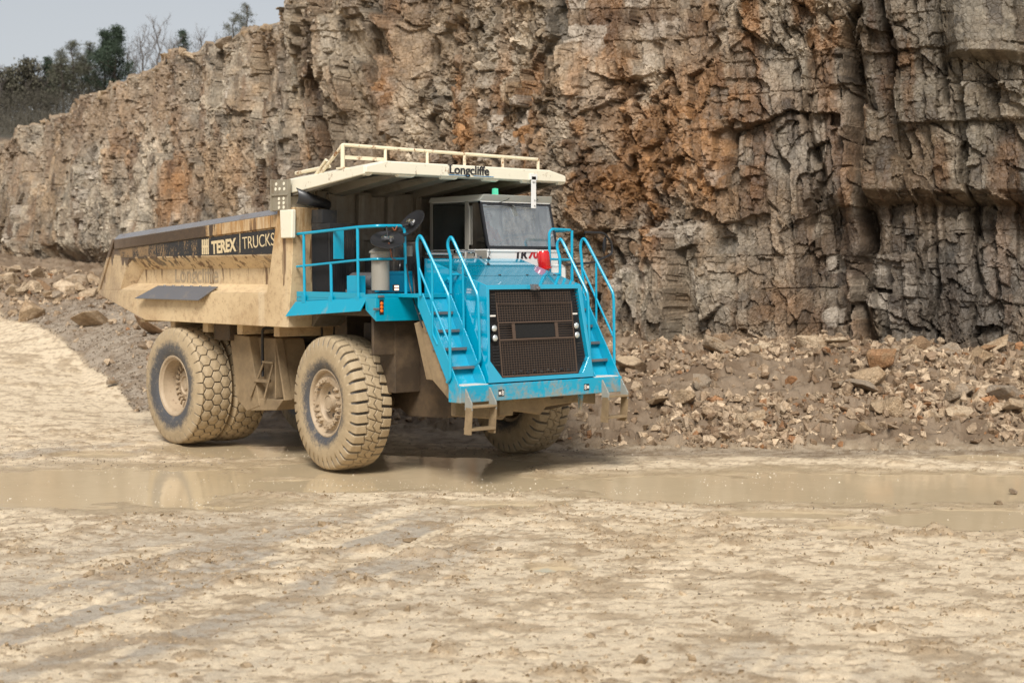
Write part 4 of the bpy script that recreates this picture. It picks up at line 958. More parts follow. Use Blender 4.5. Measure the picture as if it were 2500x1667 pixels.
cano = cn.build('canopy', M['cream'], TR, bevel=.015)
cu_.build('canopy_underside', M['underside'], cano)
rl = MB(); Xc = .55
ZT = lambda y: 5.13-.01*y; ZB = 4.86
rl.tube(soft([(-.05, -2.03, 4.74), (Xc-.06, -2.03, 5.10), (Xc, -2.03, ZT(-2)), (Xc, 2.05, ZT(2)), (Xc, 2.05, ZB)], .03), .028, 8)
rl.tube([(Xc, -2.03, 4.72), (Xc, -2.03, ZT(-2))], .034, 8)
for y in (-1.21, -.37, .41, 1.24): rl.tube([(Xc, y, ZB-.02), (Xc, y, ZT(y))], .026, 8)
rl.box(Xc-.02, Xc+.02, -2.0, -1.2, 4.93, 4.985); rl.tube([(Xc-.75, -2.03, 4.72), (Xc-.45, -2.03, 4.94)], .03, 6)
rl.box(Xc-.08, Xc+.08, -2.1, -1.96, 4.77, 4.80)
rl.tube([(-.9, -1.95, 4.78), (.1, -1.97, 4.84)], .03, 6)
rl.build('canopy_rail', M['rail_cream'], TR, smooth=True)
hb = MB(); hb.box(1.243, 1.262, 1.27, 1.37, 4.23, 4.76); hb.box(1.236, 1.262, 1.24, 1.40, 4.70, 4.80); hbo = hb.build('hanging_bar', M['white'], TR, bevel=.004)
hd = MB()
for z in (4.27, 4.36, 4.66): hd.lathe([(-.004, 0), (-.004, .012), (.006, .012)], 10, 'X', (1.264, 1.335, z)); hd.lathe([(-.004, 0), (-.004, .012), (.006, .012)], 10, 'X', (1.264, 1.30, z)) if z > 4.6 else None
hd.build('bolt', M['black'], hbo)
text('Longcliffe', .20, (1.242, -.47, 4.738), M['blacktext'], cano, (R_(90), 0, R_(90)), bold=.0028, sx=1.12, spacing=.98, ext=.005)
ul = MB(); ul.box(1.236, 1.2415, -.47, -.05, 4.712, 4.722); ul.box(1.236, 1.2415, .04, .46, 4.712, 4.722); ul.build('underline', M['greentxt'], cano)
sf = MB()
for y, z0, z1 in ((-.465, 4.737, 4.88),):
    for zz in (z0, z1-.012): sf.box(1.236, 1.2412, y-.025, y+.07, zz, zz+.010)
sf.build('serif', M['blacktext'], cano)
# ---- chassis and running gear
ch = MB()
for s in (-1, 1):
    ch.xz([(-6.3, 1.2), (-6.3, 1.9), (-3.2, 1.75), (.5, 1.75), (2.4, 1.9), (2.7, 1.5), (2.6, 1.1), (.9, .95), (-1., .95), (-3.6, 1.0)], s*.45, s*.75)
ch.box(-6.25, -5.9, -1.2, 1.2, 1.35, 2.05); ch.box(-3.3, -2.9, -.9, .9, 1.0, 1.7); ch.box(-1.1, -.8, -.9, .9, 1.0, 1.8); ch.box(1.0, 2.4, -.8, .8, 1.2, 2.6)
ch.box(-4.0, -3.45, -1.72, -1.2, 1.95, 2.25); ch.box(-4.0, -3.45, 1.2, 1.72, 1.95, 2.25)
ch.build('chassis', M['chassis'], TR, bevel=.02)
ax = MB()
ax.lathe([(-1.5, .0), (-1.5, .22), (-.6, .30), (-.35, .48), (.35, .48), (.6, .30), (1.5, .22), (1.5, 0)], 28, 'Y', (-4.85, 0, 1.085))
ax.build('axle', M['chassis'], TR, smooth=True)
ax = MB(); ax.lathe([(-1.5, 0), (-1.5, .16), (1.5, .16), (1.5, 0)], 20, 'Y', (0, 0, 1.085)); ax.build('axle', M['chassis'], TR, smooth=True)
for s in (-1, 1):
    st = MB(); st.lathe([(0, 0), (0, .17), (.75, .17), (.75, .12), (1.35, .12), (1.35, 0)], 20, 'Z', (.02, s*1.12, 1.0)); st.build('suspension_strut', M['chassis'], TR, smooth=True)
    rs_ = MB(); rs_.lathe([(0, 0), (0, .14), (.6, .14), (.6, .1), (1.05, .1), (1.05, 0)], 18, 'Z', (-5.6, s*.6, 1.15)); rs_.build('suspension_strut', M['chassis'], TR, smooth=True)
gd = MB(); gd2 = MB(); M['guard'] = paint('brown_guard', (.055, .038, .024), .6, .35, (.13, .085, .045), None, None, 0)
gd.xz([(.43, 1.9), (.43, 1.36), (.60, 1.05), (.95, .89), (1.9, .93), (2.45, 1.05), (2.68, 1.27), (2.68, 1.75), (1.9, 2.5), (.7, 2.5)], -1.06, -.98)
gd.xz([(.43, 1.9), (.43, 1.36), (.60, 1.05), (.95, .89), (1.9, .93), (2.45, 1.05), (2.68, 1.27), (2.68, 1.75), (1.9, 2.5), (.7, 2.5)], .98, 1.06)
gd.xz([(.43, 1.36), (.60, 1.05), (.95, .89), (1.9, .93), (2.45, 1.05), (2.45, 1.12), (1.85, 1.0), (.98, .96), (.68, 1.1), (.5, 1.4)], -.98, .98)
gd2.xz([(1.96, 2.44), (2.12, 2.44), (2.68, 1.55), (2.68, 1.29), (2.28, 1.56)], -1.62, -1.56)
gd2.xz([(1.96, 2.44), (2.28, 1.56), (2.10, 1.56), (1.80, 2.40)], -1.60, -1.05)
gd2.build('stair_side_plate', M['mud_tan'], TR, bevel=.01)
gd2 = MB(); gd2.xz([(1.96, 2.44), (2.12, 2.44), (2.68, 1.55), (2.68, 1.29), (2.28, 1.56)], 1.56, 1.62); gd2.build('stair_side_plate', M['mud_tan'], TR, bevel=.01)
gd.build('engine_guard', M['guard'], TR, bevel=.01)
sk = MB(); sk.yz([(-1.45, 1.03), (-.52, .92), (-.36, 1.05), (.25, .95), (.38, 1.07), (1.0, 1.10), (1.45, 1.05), (1.45, 1.27), (-1.45, 1.27)], 2.50, 2.62)
sk.box(2.40, 2.66, -.62, -.34, .98, 1.26); sk.build('skid_plate', M['mud_tan'], TR, bevel=.02)
# inner wells and the sloping plates above the front wheels
wl = MB(); wl.xz([(-.72, 2.50), (-.62, 2.60), (1.2, 2.62), (1.2, 2.50)], -1.95, -1.0); wl.box(1.18, 1.24, -1.95, -1.0, 1.9, 2.6); wl.box(.85, 1.25, -1.55, -1.06, 1.3, 2.5)
wl.xz([(-.72, 2.50), (-.62, 2.60), (1.2, 2.62), (1.2, 2.50)], 1.0, 1.95); wl.box(1.18, 1.24, 1.0, 1.95, 1.9, 2.6)
wl.xz([(-.70, 2.70), (-.70, 2.0), (-.95, 1.6), (-1.1, 1.6), (-1.05, 2.3)], -1.1, 1.1)
wl.build('wheel_arch', M['guard'], TR, bevel=.01)
# fuel tank with little ladder
ft = MB()
ft.xz([(-3.62, 2.06), (-2.95, 2.04), (-2.62, .84), (-3.05, .72), (-3.37, .9)], -1.62, -1.0)
ft.xz([(-2.945, 2.02), (-2.15, 2.02), (-1.85, 1.0), (-2.1, .80), (-2.615, .84)], -1.45, -1.0)
ft.box(-2.13, -2.10, -1.62, -1.46, 1.0, 2.04)
ft.loft([(-2.16, -1.60, 2.04), (-2.12, -1.60, 2.04), (-2.12, -1.44, 2.04), (-2.16, -1.44, 2.04)], [(-1.88, -1.60, .98), (-1.84, -1.60, .98), (-1.84, -1.44, .98), (-1.88, -1.44, .98)])
ft.xz([(-3.36, .93), (-1.86, 1.0), (-2.1, .80), (-3.05, .725)], -1.61, -1.01)
tank = ft.build('fuel_tank', M['mud_tan'], TR, bevel=.02)
ft = MB(); ft.xz([(-3.62, 2.06), (-2.3, 2.04), (-2.0, .84), (-3.05, .72), (-3.37, .9)], 1.0, 1.6); ft.build('fuel_tank', M['mud_tan'], TR, bevel=.02)
ld = MB()
for a, b in (((-2.52, -1.58, 1.62), (-2.86, -1.66, .98)), ((-2.22, -1.58, 1.62), (-2.40, -1.66, .98))): ld.tube([a, b], .02, 6)
ld.box(-2.53, -2.2, -1.62, -1.52, 1.60, 1.63); ld.box(-2.76, -2.32, -1.66, -1.56, 1.26, 1.31); ld.build('tank_step', M['mud_tan'], TR)
hz = MB(); hz.tube(soft([(-2.35, -1.2, 2.2), (-2.62, -1.55, 2.2), (-2.62, -1.55, 1.35)], .08), .026, 8); hz.build('hose', M['dark'], TR, smooth=True)
for i in range(5):
    q = MB(); q.tube(soft([(-1.6+i*.25, -1.0+.1*i, 2.25), (-1.5+i*.3, -1.05, 1.6+.1*(i % 2)), (-1.0+i*.2, -.9, 1.2)], .2), .022, 6); q.build('hose', M['dark'], TR, smooth=True)
# ---- wheels
def tyre_mesh(front):
    R, hw = 1.085, .36; nth, ntr = (1368, 72)
    side = [(-.25, .525), (-.285, .56), (-.318, .64), (-.333, .74), (-.332, .84), (-.322, .92), (-.312, .965), (-.305, 1.0), (-.295, 1.03)]
    tr_ = [(-.275+.55*i/(ntr-1), 0) for i in range(ntr)]
    tr_ = [(y, R-.028*abs(y/.275)**3) for y, _ in tr_]
    prof = [(y*hw/.33, r) for y, r in side+tr_+[(-y, r) for y, r in side[::-1]]]; P = np.array(prof); m = len(P)
    th = np.linspace(0, 2*np.pi, nth, endpoint=False); TH, J = np.meshgrid(th, np.arange(m), indexing='ij')
    y = P[J, 0]; r = P[J, 1].copy(); u = TH*R
    if front:
        N = 38; pitch = 2*np.pi*R/N; ay = np.abs(y); sg = np.sign(y)
        ph = (u+.10*(ay-.13)**1*1.0-sg*0.5*pitch*.5)/pitch; fr = np.abs(ph-np.round(ph))*pitch
        lug = (1-sst(.016, .026, fr))*sst(.10, .13, ay)*(r > .955)
        zz = .016*(np.abs(((u/pitch*2) % 2)-1)*2-1)
        cen = 0
        for c0 in (-.13, 0, .13): cen = np.maximum(cen, 1-sst(.004, .010, np.abs(y-c0-zz*(2 if c0 == 0 else 1))))
        ph2 = (u+.35*y)/(pitch); fr2 = np.abs(ph2-np.round(ph2))*pitch; cen = np.maximum(cen, (1-sst(.005, .011, fr2))*(ay < .14))
        g = np.maximum(lug*1.0, cen*.40*(ay < .25))
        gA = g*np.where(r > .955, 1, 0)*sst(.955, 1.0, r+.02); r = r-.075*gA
    else:
        N = 32; p = 2*np.pi*R/N; cs = p*.80
        best = np.full(y.shape, 9.); sec_ = best.copy()
        for k in range(-3, 4):
            off = .5*(k % 2)
            for dj in (-1, 0, 1):
                cu = (np.round(u/p-off)+dj+off)*p; cv = k*cs
                du = np.abs(u-cu); dv = np.abs(y-cv)*(.866*p/cs); d = np.maximum(du, .5*du+.866*dv)
                m_ = d < best; sec_ = np.where(m_, best, np.minimum(sec_, d)); best = np.where(m_, d, best)
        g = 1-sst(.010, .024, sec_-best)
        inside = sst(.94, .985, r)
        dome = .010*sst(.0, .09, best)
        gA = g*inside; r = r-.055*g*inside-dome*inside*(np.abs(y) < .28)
    # worn, uneven rubber and lettering-like ridges
    r = r+(fbm(u*2, y*6, 9, 3)-.5)*.008
    yy = y.copy(); rid = (1-sst(.006, .016, np.abs(P[J, 1]-.86)))+(1-sst(.006, .014, np.abs(P[J, 1]-.62))); yy = yy+np.sign(y)*rid*.010
    V = np.stack([r*np.cos(TH), yy, r*np.sin(TH)], -1).reshape(-1, 3)
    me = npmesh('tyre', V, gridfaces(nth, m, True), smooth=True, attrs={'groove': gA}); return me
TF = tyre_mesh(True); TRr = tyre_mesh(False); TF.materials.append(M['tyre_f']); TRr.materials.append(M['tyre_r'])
def rimmesh(front):
    b = MB()
    if front:
        b.lathe([(-.245, .535), (-.272, .548), (-.278, .53), (-.262, .505), (-.235, .495), (-.20, .485), (-.19, .44), (-.215, .40), (-.205, .31), (-.13, .27), (-.11, .10), (-.11, .0)], 72)
        for i in range(22):
            a = 2*math.pi*i/22; Mx = Matrix.Rotation(-a, 3, 'Y')
            if i in (4, 5, 11, 16): continue
            b.cbox(Mx @ Vector((.375, -.235, 0)), (.075, .07, .055), Mx); b.lathe([(-.03, 0), (-.03, .018), (.02, .018)], 6, 'Y', Mx @ Vector((.375, -.265, 0)))
        b.lathe([(-.03, 0), (-.03, .105), (-.16, .115), (-.165, .135), (-.0, .14)][::1], 32, 'Y', (0, -.07, 0)); b.lathe([(-.20, 0), (-.20, .10), (-.1, .11)], 32, 'Y', (0, -.03, 0))
        b.lathe([(-.13, .49), (.25, .47), (.27, .54), (.25, .54)], 48)
    else:
        b.lathe([(-.250, .545), (-.282, .560), (-.290, .545), (-.280, .515), (-.25, .50), (-.235, .475), (.02, .455), (.06, .44), (.065, .33), (.03, .31), (.0, .29), (-.03, .20), (-.04, .17), (-.01, .155), (-.005, .09), (-.04, .08), (-.045, 0)], 72)
        for i in range(24):
            a = 2*math.pi*i/24; Mx = Matrix.Rotation(-a, 3, 'Y'); b.cbox(Mx @ Vector((.375, .03, 0)), (.09, .09, .05), Mx)
        for i in range(10):
            a = 2*math.pi*i/10; Mx = Matrix.Rotation(-a, 3, 'Y'); b.lathe([(-.03, 0), (-.03, .02), (.02, .02)], 6, 'Y', Mx @ Vector((.235, -.02, 0)))
        b.lathe([(.06, .45), (.25, .47), (.27, .54), (.25, .54)], 48)
    return b
rimF = rimmesh(True).build('rim', M['rim'], None, smooth=True); rimR = rimmesh(False).build('rim', M['rim'], None, smooth=True)
HF = MB()
for i in range(8):
    a = 2*math.pi*i/8+.2; Mx = Matrix.Rotation(-a, 3, 'Y'); HF.lathe([(-.006, 0), (-.006, .030), (.02, .030)], 12, 'Y', Mx @ Vector((.20, -.128, 0)))
holes = HF.build('hub_hole', M['black'], None)
def wheel(name, x, y, front, side, rot, steer=0, rim=True, label=None):
    wroot = empty(name, (x, y, 1.085), TR); wroot.rotation_euler = (0, rot, (math.pi if side > 0 else 0)+steer)
    if label: wroot['label'] = label
    t = bpy.data.objects.new('tyre', TF if front else TRr); col.objects.link(t); t.parent = wroot
    r = (rimF if front else rimR).copy(); col.objects.link(r); r.parent = wroot; r.location = (0, -.025, 0)
    if front:
        h = holes.copy(); col.objects.link(h); h.parent = wroot; h.location = (0, -.025, 0)
wheel('front_wheel', 0, -1.69, True, -1, .2, -R_(5.5)); wheel('front_wheel', .20, 1.95, True, 1, .9, -R_(5.5))
for s in (-1, 1):
    wheel('rear_wheel', -4.85, s*1.77, False, s, .4*s); wheel('rear_wheel', -4.85, s*1.04, False, s, 1.3*s)
for o in (rimF, rimR, holes): bpy.data.objects.remove(o)

# ---- deck, bumper, stairs (mirrored about the centre line)
def zd(x): return 2.77+.05*max(0, x+.5)*.9           # the decks climb slightly towards the front
for s in (-1, 1):
    Y = lambda v: s*v
    dk = MB()
    dk.loft([(-.76, Y(.62), 2.70), (-.76, Y(2.05), 2.70), (-.76, Y(2.05), 2.76), (-.76, Y(.62), 2.76)], [(1.47, Y(.62), 2.79), (1.47, Y(2.05), 2.79), (1.47, Y(2.05), 2.85), (1.47, Y(.62), 2.85)])
    dk.box(1.472, 2.02, Y(1.0), Y(1.66), 2.79, 2.85)
    dk.loft([(-.92, Y(2.14), 2.45), (-.92, Y(2.17), 2.45), (-.76, Y(2.07), 2.695), (-.76, Y(2.04), 2.695)], [(1.18, Y(2.14), 2.58), (1.18, Y(2.17), 2.58), (1.22, Y(2.07), 2.785), (1.22, Y(2.04), 2.785)])
    dk.xz([(1.20, 2.60), (1.475, 2.43), (1.475, 2.788), (1.20, 2.785)], Y(2.0), Y(2.075))
    dk.box(1.435, 1.476, Y(1.1), Y(2.06), 2.43, 2.789)
    dk.box(-.75, 1.15, Y(2.035), Y(2.055), 2.765, 2.86) if s < 0 else None
    dk.build('deck', M['blue_worn'], TR, bevel=.008)
    r = .024
    rl = MB()
    T = [(-.70, 3.79), (.99, 3.87)]
    rl.tube(soft([(-.74, Y(2.05), 3.785), (1.0, Y(2.05), 3.865), (1.44, Y(2.02), 3.875), (1.44, Y(1.56), 3.885), (1.44, Y(1.50), 3.82), (1.47, Y(1.50), 2.80)], .09), r, 8)
    rl.tube(soft([(-.74, Y(2.05), 3.26), (1.0, Y(2.05), 3.36), (1.44, Y(2.02), 3.375), (1.46, Y(1.52), 3.385)], .06), .019, 8)
    for x, zt in ((-.50, 3.79), (.27, 3.31), (1.0, 3.865)): rl.tube([(x-.03, Y(2.05), zt), (x, Y(2.06), 2.70)], r, 8); rl.box(x-.05, x+.05, Y(2.07), Y(2.085), 2.68, 2.80)
    rl.tube([(1.44, Y(2.02), 3.87), (1.46, Y(2.0), 2.80)], r, 8) if s > 0 else None
    rl.build('deck_rail', M['blue'], TR, smooth=True)
    # stairs
    st = MB()
    for yy in (1.655, 1.13):
        st.xz([(1.98, 2.86), (2.10, 2.86), (2.97, 1.50), (2.72, 1.50), (1.98, 2.66)], Y(yy-.01), Y(yy+.01))
    st.loft([(1.96, Y(1.14), 2.80), (1.96, Y(1.645), 2.80), (1.98, Y(1.645), 2.80), (1.98, Y(1.14), 2.80)], [(2.70, Y(1.14), 1.50), (2.70, Y(1.645), 1.50), (2.72, Y(1.645), 1.50), (2.72, Y(1.14), 1.50)])
    stairs = st.build('stair', M['blue'], TR, bevel=.004)
    for x, z in ((2.14, 2.57), (2.30, 2.305), (2.47, 2.04), (2.65, 1.77)):
        t = MB(); t.box(x-.16, x+.03, Y(1.145), Y(1.64), z-.028, z); t.box(x+.031, x+.045, Y(1.145), Y(1.64), z-.03, z+.012); t.build('tread', M['grey_steel'], stairs)
    hr = MB()
    for yy, dx in ((1.69, .10), (1.13, .02)):
        P = [(2.0+dx-.02, 2.82), (2.0+dx-.06+.0, 3.26), (1.90+dx, 3.56), (1.905+dx, 3.66), (1.97+dx, 3.735), (2.05+dx, 3.66), (2.66+dx, 2.84), (2.68+dx, 2.74), (2.70+dx, 1.62), (2.62+dx, 1.56)]
        if yy == 1.13: P = [(2.11, 2.85), (2.11, 3.40), (2.04, 3.56), (2.04, 3.64), (2.115, 3.725), (2.19, 3.64), (2.74, 2.86), (2.765, 2.78), (2.81, 1.86), (2.70, 1.78)]
        hr.tube(soft([(x, Y(yy), z) for x, z in P], .05, 3), r, 8)
        if yy > 1.5: hr.tube([(2.04, Y(yy), 3.25), (2.77, Y(yy), 2.14)], .018, 8); hr.tube(soft([(2.37, Y(yy), 3.32), (2.38, Y(yy), 2.26), (2.46, Y(yy-.03), 2.10)], .05), .018, 8)
        else: hr.tube([(2.40, Y(yy), 3.35), (2.43, Y(yy), 2.05)], .018, 8); hr.tube([(2.43, Y(yy), 2.12), (2.42, Y(yy-.08), 2.12)], .016, 6); hr.tube([(2.11, Y(yy), 3.14), (2.13, Y(yy-.14), 3.14)], .022, 6)
    hr.build('handrail', M['blue'], stairs, smooth=True)
bp_ = MB(); bp_.box(2.72, 3.0, -1.667, 1.667, 1.262, 1.51); bump_ = bp_.build('bumper', M['blue'], TR, bevel=.012)
for s in (-1, 1):
  mu = MB(); mu.xy([(2.73, s*1.16), (2.97, s*1.10), (2.98, s*1.35), (2.99, s*1.60), (2.80, s*1.62), (2.72, s*1.4)], 1.508, 1.522)
  mu.build('pale_mud_patch', plain('pale_wet_mud', (.70, .64, .56), .4, var=.25, sc_=9), bump_, bevel=.008)
for y in (-.88, .88):
    q = MB(); q.box(2.995, 3.004, y-.055, y+.055, 1.325, 1.425); ho = q.build('tie_down_sign', M['black'], bump_)
    q = MB(); c = y-.028*(1 if y < 0 else -1); q.box(3.002, 3.006, c-.022, c+.022, 1.352, 1.396); q.build('mark', M['white_dot'], ho)
    q = MB(); c2 = y+.028*(1 if y < 0 else -1); P = [(3.005, c2+.016*math.sin(t*6.283*1.0)*(1 if t < .5 else 1), 1.41-.07*t) for t in np.linspace(0, 1, 14)]
    q.tube(P, .005, 5); q.tube([(3.005, c2-.016*math.sin(t*6.283), 1.41-.07*t) for t in np.linspace(0, 1, 14)], .005, 5); q.build('mark', M['white_dot'], ho)
for yc in (-.88, .92):
    q = MB(); q.loft([(2.78, yc-.03, 1.262), (2.86, yc-.03, 1.262), (2.86, yc+.03, 1.262), (2.78, yc+.03, 1.262)], [(2.80, yc-.02, 1.0), (2.83, yc-.02, 1.0), (2.83, yc+.02, 1.0), (2.80, yc+.02, 1.0)]); q.build('tow_lug', M['blue'], TR)
for s, ya, yb in ((-1, -1.57, -1.11), (1, 1.22, 1.64)):
    for y in (ya, yb):
        hs_ = MB(); hs_.xz([(3.0, 1.47), (3.015, 1.47), (3.16, 1.26), (3.16, 1.16), (3.0, 1.16)], y-.012, y+.012)
        hs_.build('step_bracket', M['blue_worn'], TR, bevel=.003)
    q = MB()
    for y in (ya, yb):
        q.loft([(3.02, y-.014, 1.20), (3.16, y-.014, 1.20), (3.16, y+.014, 1.20), (3.02, y+.014, 1.20)], [(2.98, y-.014, .80), (3.13, y-.014, .80), (3.13, y+.014, .80), (2.98, y+.014, .80)])
    q.box(3.0, 3.17, ya, yb, 1.195, 1.225); q.box(2.96, 3.15, ya, yb, .86, .895)
    q.build('hanging_step', M['mud_tan'], TR, bevel=.003)
# ---- hood and grille
hz_ = lambda x: 3.39-(x-1.28)*.275
hd = MB()
TL, TR_, BL, BR = (2.77, -.974, 2.98), (2.77, .974, 2.98), (2.955, -1.085, 1.53), (2.955, 1.085, 1.53)
hd.add([(1.28, -1.0, 3.39), (1.28, 1.0, 3.39), TR_, TL, (1.28, -1.0, 1.9), (1.28, 1.0, 1.9), (2.72, 1.085, 1.53), (2.72, -1.085, 1.53)],
       [(0, 1, 2, 3), (0, 3, 7, 4), (1, 5, 6, 2), (0, 4, 5, 1)])
# bevelled outer frame of the face
O = [TL, TR_, BR, BL]
inn = [(-.925, 2.915), (.905, 2.915), (1.01, 1.84), (.845, 1.59), (-.80, 1.59), (-1.02, 1.86)]
fx = lambda z, o=0: 2.77+(2.98-z)*.1276+o
I = [(fx(z), y, z) for y, z in inn]; I2 = [(fx(z)-.09, y, z) for y, z in inn]
hd.add(O+I+I2, [(0, 1, 5, 4), (1, 2, 7, 6), (1, 6, 5), (2, 3, 8, 7), (3, 0, 4, 9), (3, 9, 8)]+[(4+i, 4+(i+1) % 6, 10+(i+1) % 6, 10+i) for i in range(6)])
hd.add([TL, BL, (2.72, -1.085, 1.53), TR_, BR, (2.72, 1.085, 1.53)], [(0, 1, 2), (3, 5, 4)])
hood = hd.build('hood', M['blue_clean'], TR, bevel=.010)
sm = MB()
for x in (2.27, 1.72): sm.loft([(x, -.985, hz_(x)+.002), (x, .985, hz_(x)+.002), (x+.006, .985, hz_(x)+.002), (x+.006, -.985, hz_(x)+.002)], [(x, -.985, hz_(x)+.004), (x, .985, hz_(x)+.004), (x+.006, .985, hz_(x)+.004), (x+.006, -.985, hz_(x)+.004)])
sm.build('panel_seam', M['dark'], hood)
for x, y in ((2.25, -.27), (2.26, .29), (2.26, .87)):
    q = MB(); q.lathe([(0, .022), (.018, .018), (.018, 0)], 12, 'Z', (x, y, hz_(x))); q.build('rubber_stop', M['black'], hood)
for (x, y, L) in ((1.65, 0.0, .30), (1.30, .30, .26)):
    q = MB(); q.lathe([(0, .035), (.03, .012), (.04, 0)], 10, 'Z', (x, y, hz_(x))); q.tube([(x, y, hz_(x)+.03), (x-.10, y-.28*(1 if y < .1 else -1)*.5, hz_(x)+.06+L*.3)], .004, 4); q.tube([(x, y, hz_(x)+.03), (x-.02, y+.05, hz_(x)+L)], .003, 4); q.build('hood_cable', M['black'], hood)
q = MB(); q.box(2.75, 2.86, -.10, 0.0, 2.90, 2.99); q.lathe([(0, .03), (.06, .03), (.06, 0)], 10, 'X', (2.84, -.03, 2.93)); q.build('hood_latch', M['grey_steel'], hood, bevel=.01)
q = MB(); q.tube(soft([(1.9, -1.02, 3.02), (1.95, -1.14, 3.03), (2.1, -1.16, 3.08)], .05), .03, 8); q.box(1.93, 2.0, -1.06, -1.0, 2.92, 2.98); q.build('hood_clamp', M['blue'], hood, smooth=True)
gb = MB(); gb.add([(fx(z)-.088, y*1.0, z) for y, z in inn], [(0, 1, 2, 3, 4, 5)]); gb.build('radiator_backing', plain('radiator_core', (.012, .010, .010), .6, sc_=60, var=.6), hood)
grl = empty('grille', (0, 0, 0), TR)
gx = lambda z: fx(z)-.03
def gp(y, z, o=0): return (gx(z)+o, y, z)
q = MB(); zr = np.concatenate([np.arange(1.62, 2.14, .036), np.arange(2.42, 2.88, .036)])
for z in zr:
    q.loft([gp(-.79, z), gp(-.79, z, .006), gp(-.79, z+.006, .006), gp(-.79, z+.006)], [gp(.74, z), gp(.74, z, .006), gp(.74, z+.006, .006), gp(.74, z+.006)])
for y in np.arange(-.79, .745, .051):
    for z0, z1 in ((1.60, 2.14), (2.42, 2.88)):
        q.loft([gp(y, z0), gp(y+.005, z0), gp(y+.005, z0, .005), gp(y, z0, .005)], [gp(y, z1), gp(y+.005, z1), gp(y+.005, z1, .005), gp(y, z1, .005)])
for z in np.arange(2.16, 2.42, .036):
    for ya, yb in ((-.79, -.50), (.40, .74)): q.loft([gp(ya, z), gp(ya, z, .006), gp(ya, z+.006, .006), gp(ya, z+.006)], [gp(yb, z), gp(yb, z, .006), gp(yb, z+.006, .006), gp(yb, z+.006)])
q.build('grille_mesh', M['mesh_steel'], grl)
q = MB()
for z, hh in ((2.405, .022), (2.145, .026), (1.60, .02), (2.69, .008)): q.loft([gp(-.80, z, .008), gp(-.80, z, .02), gp(-.80, z+hh, .02), gp(-.80, z+hh, .008)], [gp(.75, z, .008), gp(.75, z, .02), gp(.75, z+hh, .02), gp(.75, z+hh, .008)])
for y in (-.80, .735): q.loft([gp(y, 1.6, .006), gp(y+.018, 1.6, .006), gp(y+.018, 1.6, .018), gp(y, 1.6, .018)], [gp(y, 2.72, .006), gp(y+.018, 2.72, .006), gp(y+.018, 2.72, .018), gp(y, 2.72, .018)])
for ya, yb in ((-.52, -.46), (.36, .42)): q.loft([gp(ya, 2.17, .004), gp(yb, 2.17, .004), gp(yb, 2.17, .012), gp(ya, 2.17, .012)], [gp(ya, 2.40, .004), gp(yb, 2.40, .004), gp(yb, 2.40, .012), gp(ya, 2.40, .012)])
q.build('grille_frame', M['mesh_steel'], grl)
q = MB(); q.loft([gp(-.46, 2.175, -.01), gp(.36, 2.175, -.01), gp(.36, 2.175, 0), gp(-.46, 2.175, 0)], [gp(-.46, 2.40, -.01), gp(.36, 2.40, -.01), gp(.36, 2.40, 0), gp(-.46, 2.40, 0)]); q.build('opening_sheet', plain('opening_black', (.006, .006, .006), .9), grl)  # black sheet paints in the dark of the opening between the bars
for s, z0_, z1_ in ((-1, 1.78, 2.10), (1, 1.78, 2.10), (-1, 2.56, 2.86), (1, 2.56, 2.86)):
    q = MB()
    for z in np.arange(z0_, z1_, .046):
        ya, yb = (.80, .885 + (2.9-z)*.06)
        q.loft([gp(s*ya, z), gp(s*ya, z, .012), gp(s*ya, z+.012, .012), gp(s*ya, z+.012)], [gp(s*yb, z), gp(s*yb, z, .012), gp(s*yb, z+.012, .012), gp(s*yb, z+.012)])
    q.build('side_louvre', M['dark'], grl)
q = MB()
for k in range(9): q.lathe([(0, .03), (.03, .02), (.035, 0)], 8, 'X', (gx(1.66)-.01, -.55+k*.14, 1.65+.02*(k % 2)))
q.build('fan_hub_bolt', M['dark'], grl)
for y in (-.885, .80):
    for z in (2.19, 2.335):
        h = MB(); h.lathe([(0, .062), (.045, .058), (.05, .05)], 24, 'X', (gx(z)-.02, y+.0*z, z)); ho = h.build('headlight', M['black'], TR, smooth=True)
        h = MB(); h.lathe([(.0, .052), (.018, .044), (.03, .024), (.034, 0)], 24, 'X', (gx(z)+.022, y, z)); h.build('lens', M['lens'], ho, smooth=True)
    h = MB(); h.box(gx(2.52), gx(2.52)+.02, y-.05, y+.05, 2.51, 2.535); h.build('reflector', M['white_dot'], TR)
# ---- cab
cb = MB()
cx0, y0, y1 = -.30, .37, 1.93
cb.box(cx0, 1.20, y0, y1, 2.86, 3.52); cb.box(cx0, 1.215, y0-.005, y1+.005, 3.50, 3.545)
cb.box(cx0-.02, cx0, y0, y1, 2.86, 4.34)
cb.xz([(cx0, 4.30), (cx0, 4.36), (1.0, 4.36), (1.0, 4.30)], y0, y1)
cab = cb.build('cab', M['white'], TR, bevel=.015)
q = MB(); q.loft([(cx0-.05, y0-.03, 4.345), (1.00, y0-.03, 4.335), (1.00, y1+.03, 4.335), (cx0-.05, y1+.03, 4.345)], [(cx0-.05, y0+.02, 4.43), (1.07, y0+.03, 4.445), (1.07, y1-.02, 4.445), (cx0-.05, y1-.02, 4.43)]); q.build('cab_roof', paint('grey_white_roof', (.55, .54, .48), .3, .08), cab, bevel=.012)
wx = lambda z: 1.20-(z-3.55)*.26
q = MB()
for (a, b) in (((y0, 3.545, y0+.045), 1), ((y1-.045, 3.545, y1), 1)):
    q.loft([(wx(3.545), a[0], 3.545), (wx(3.545), a[2], 3.545), (wx(3.545)-.05, a[2], 3.545), (wx(3.545)-.05, a[0], 3.545)], [(wx(4.33), a[0], 4.335), (wx(4.33), a[2], 4.335), (wx(4.33)-.05, a[2], 4.335), (wx(4.33)-.05, a[0], 4.335)])
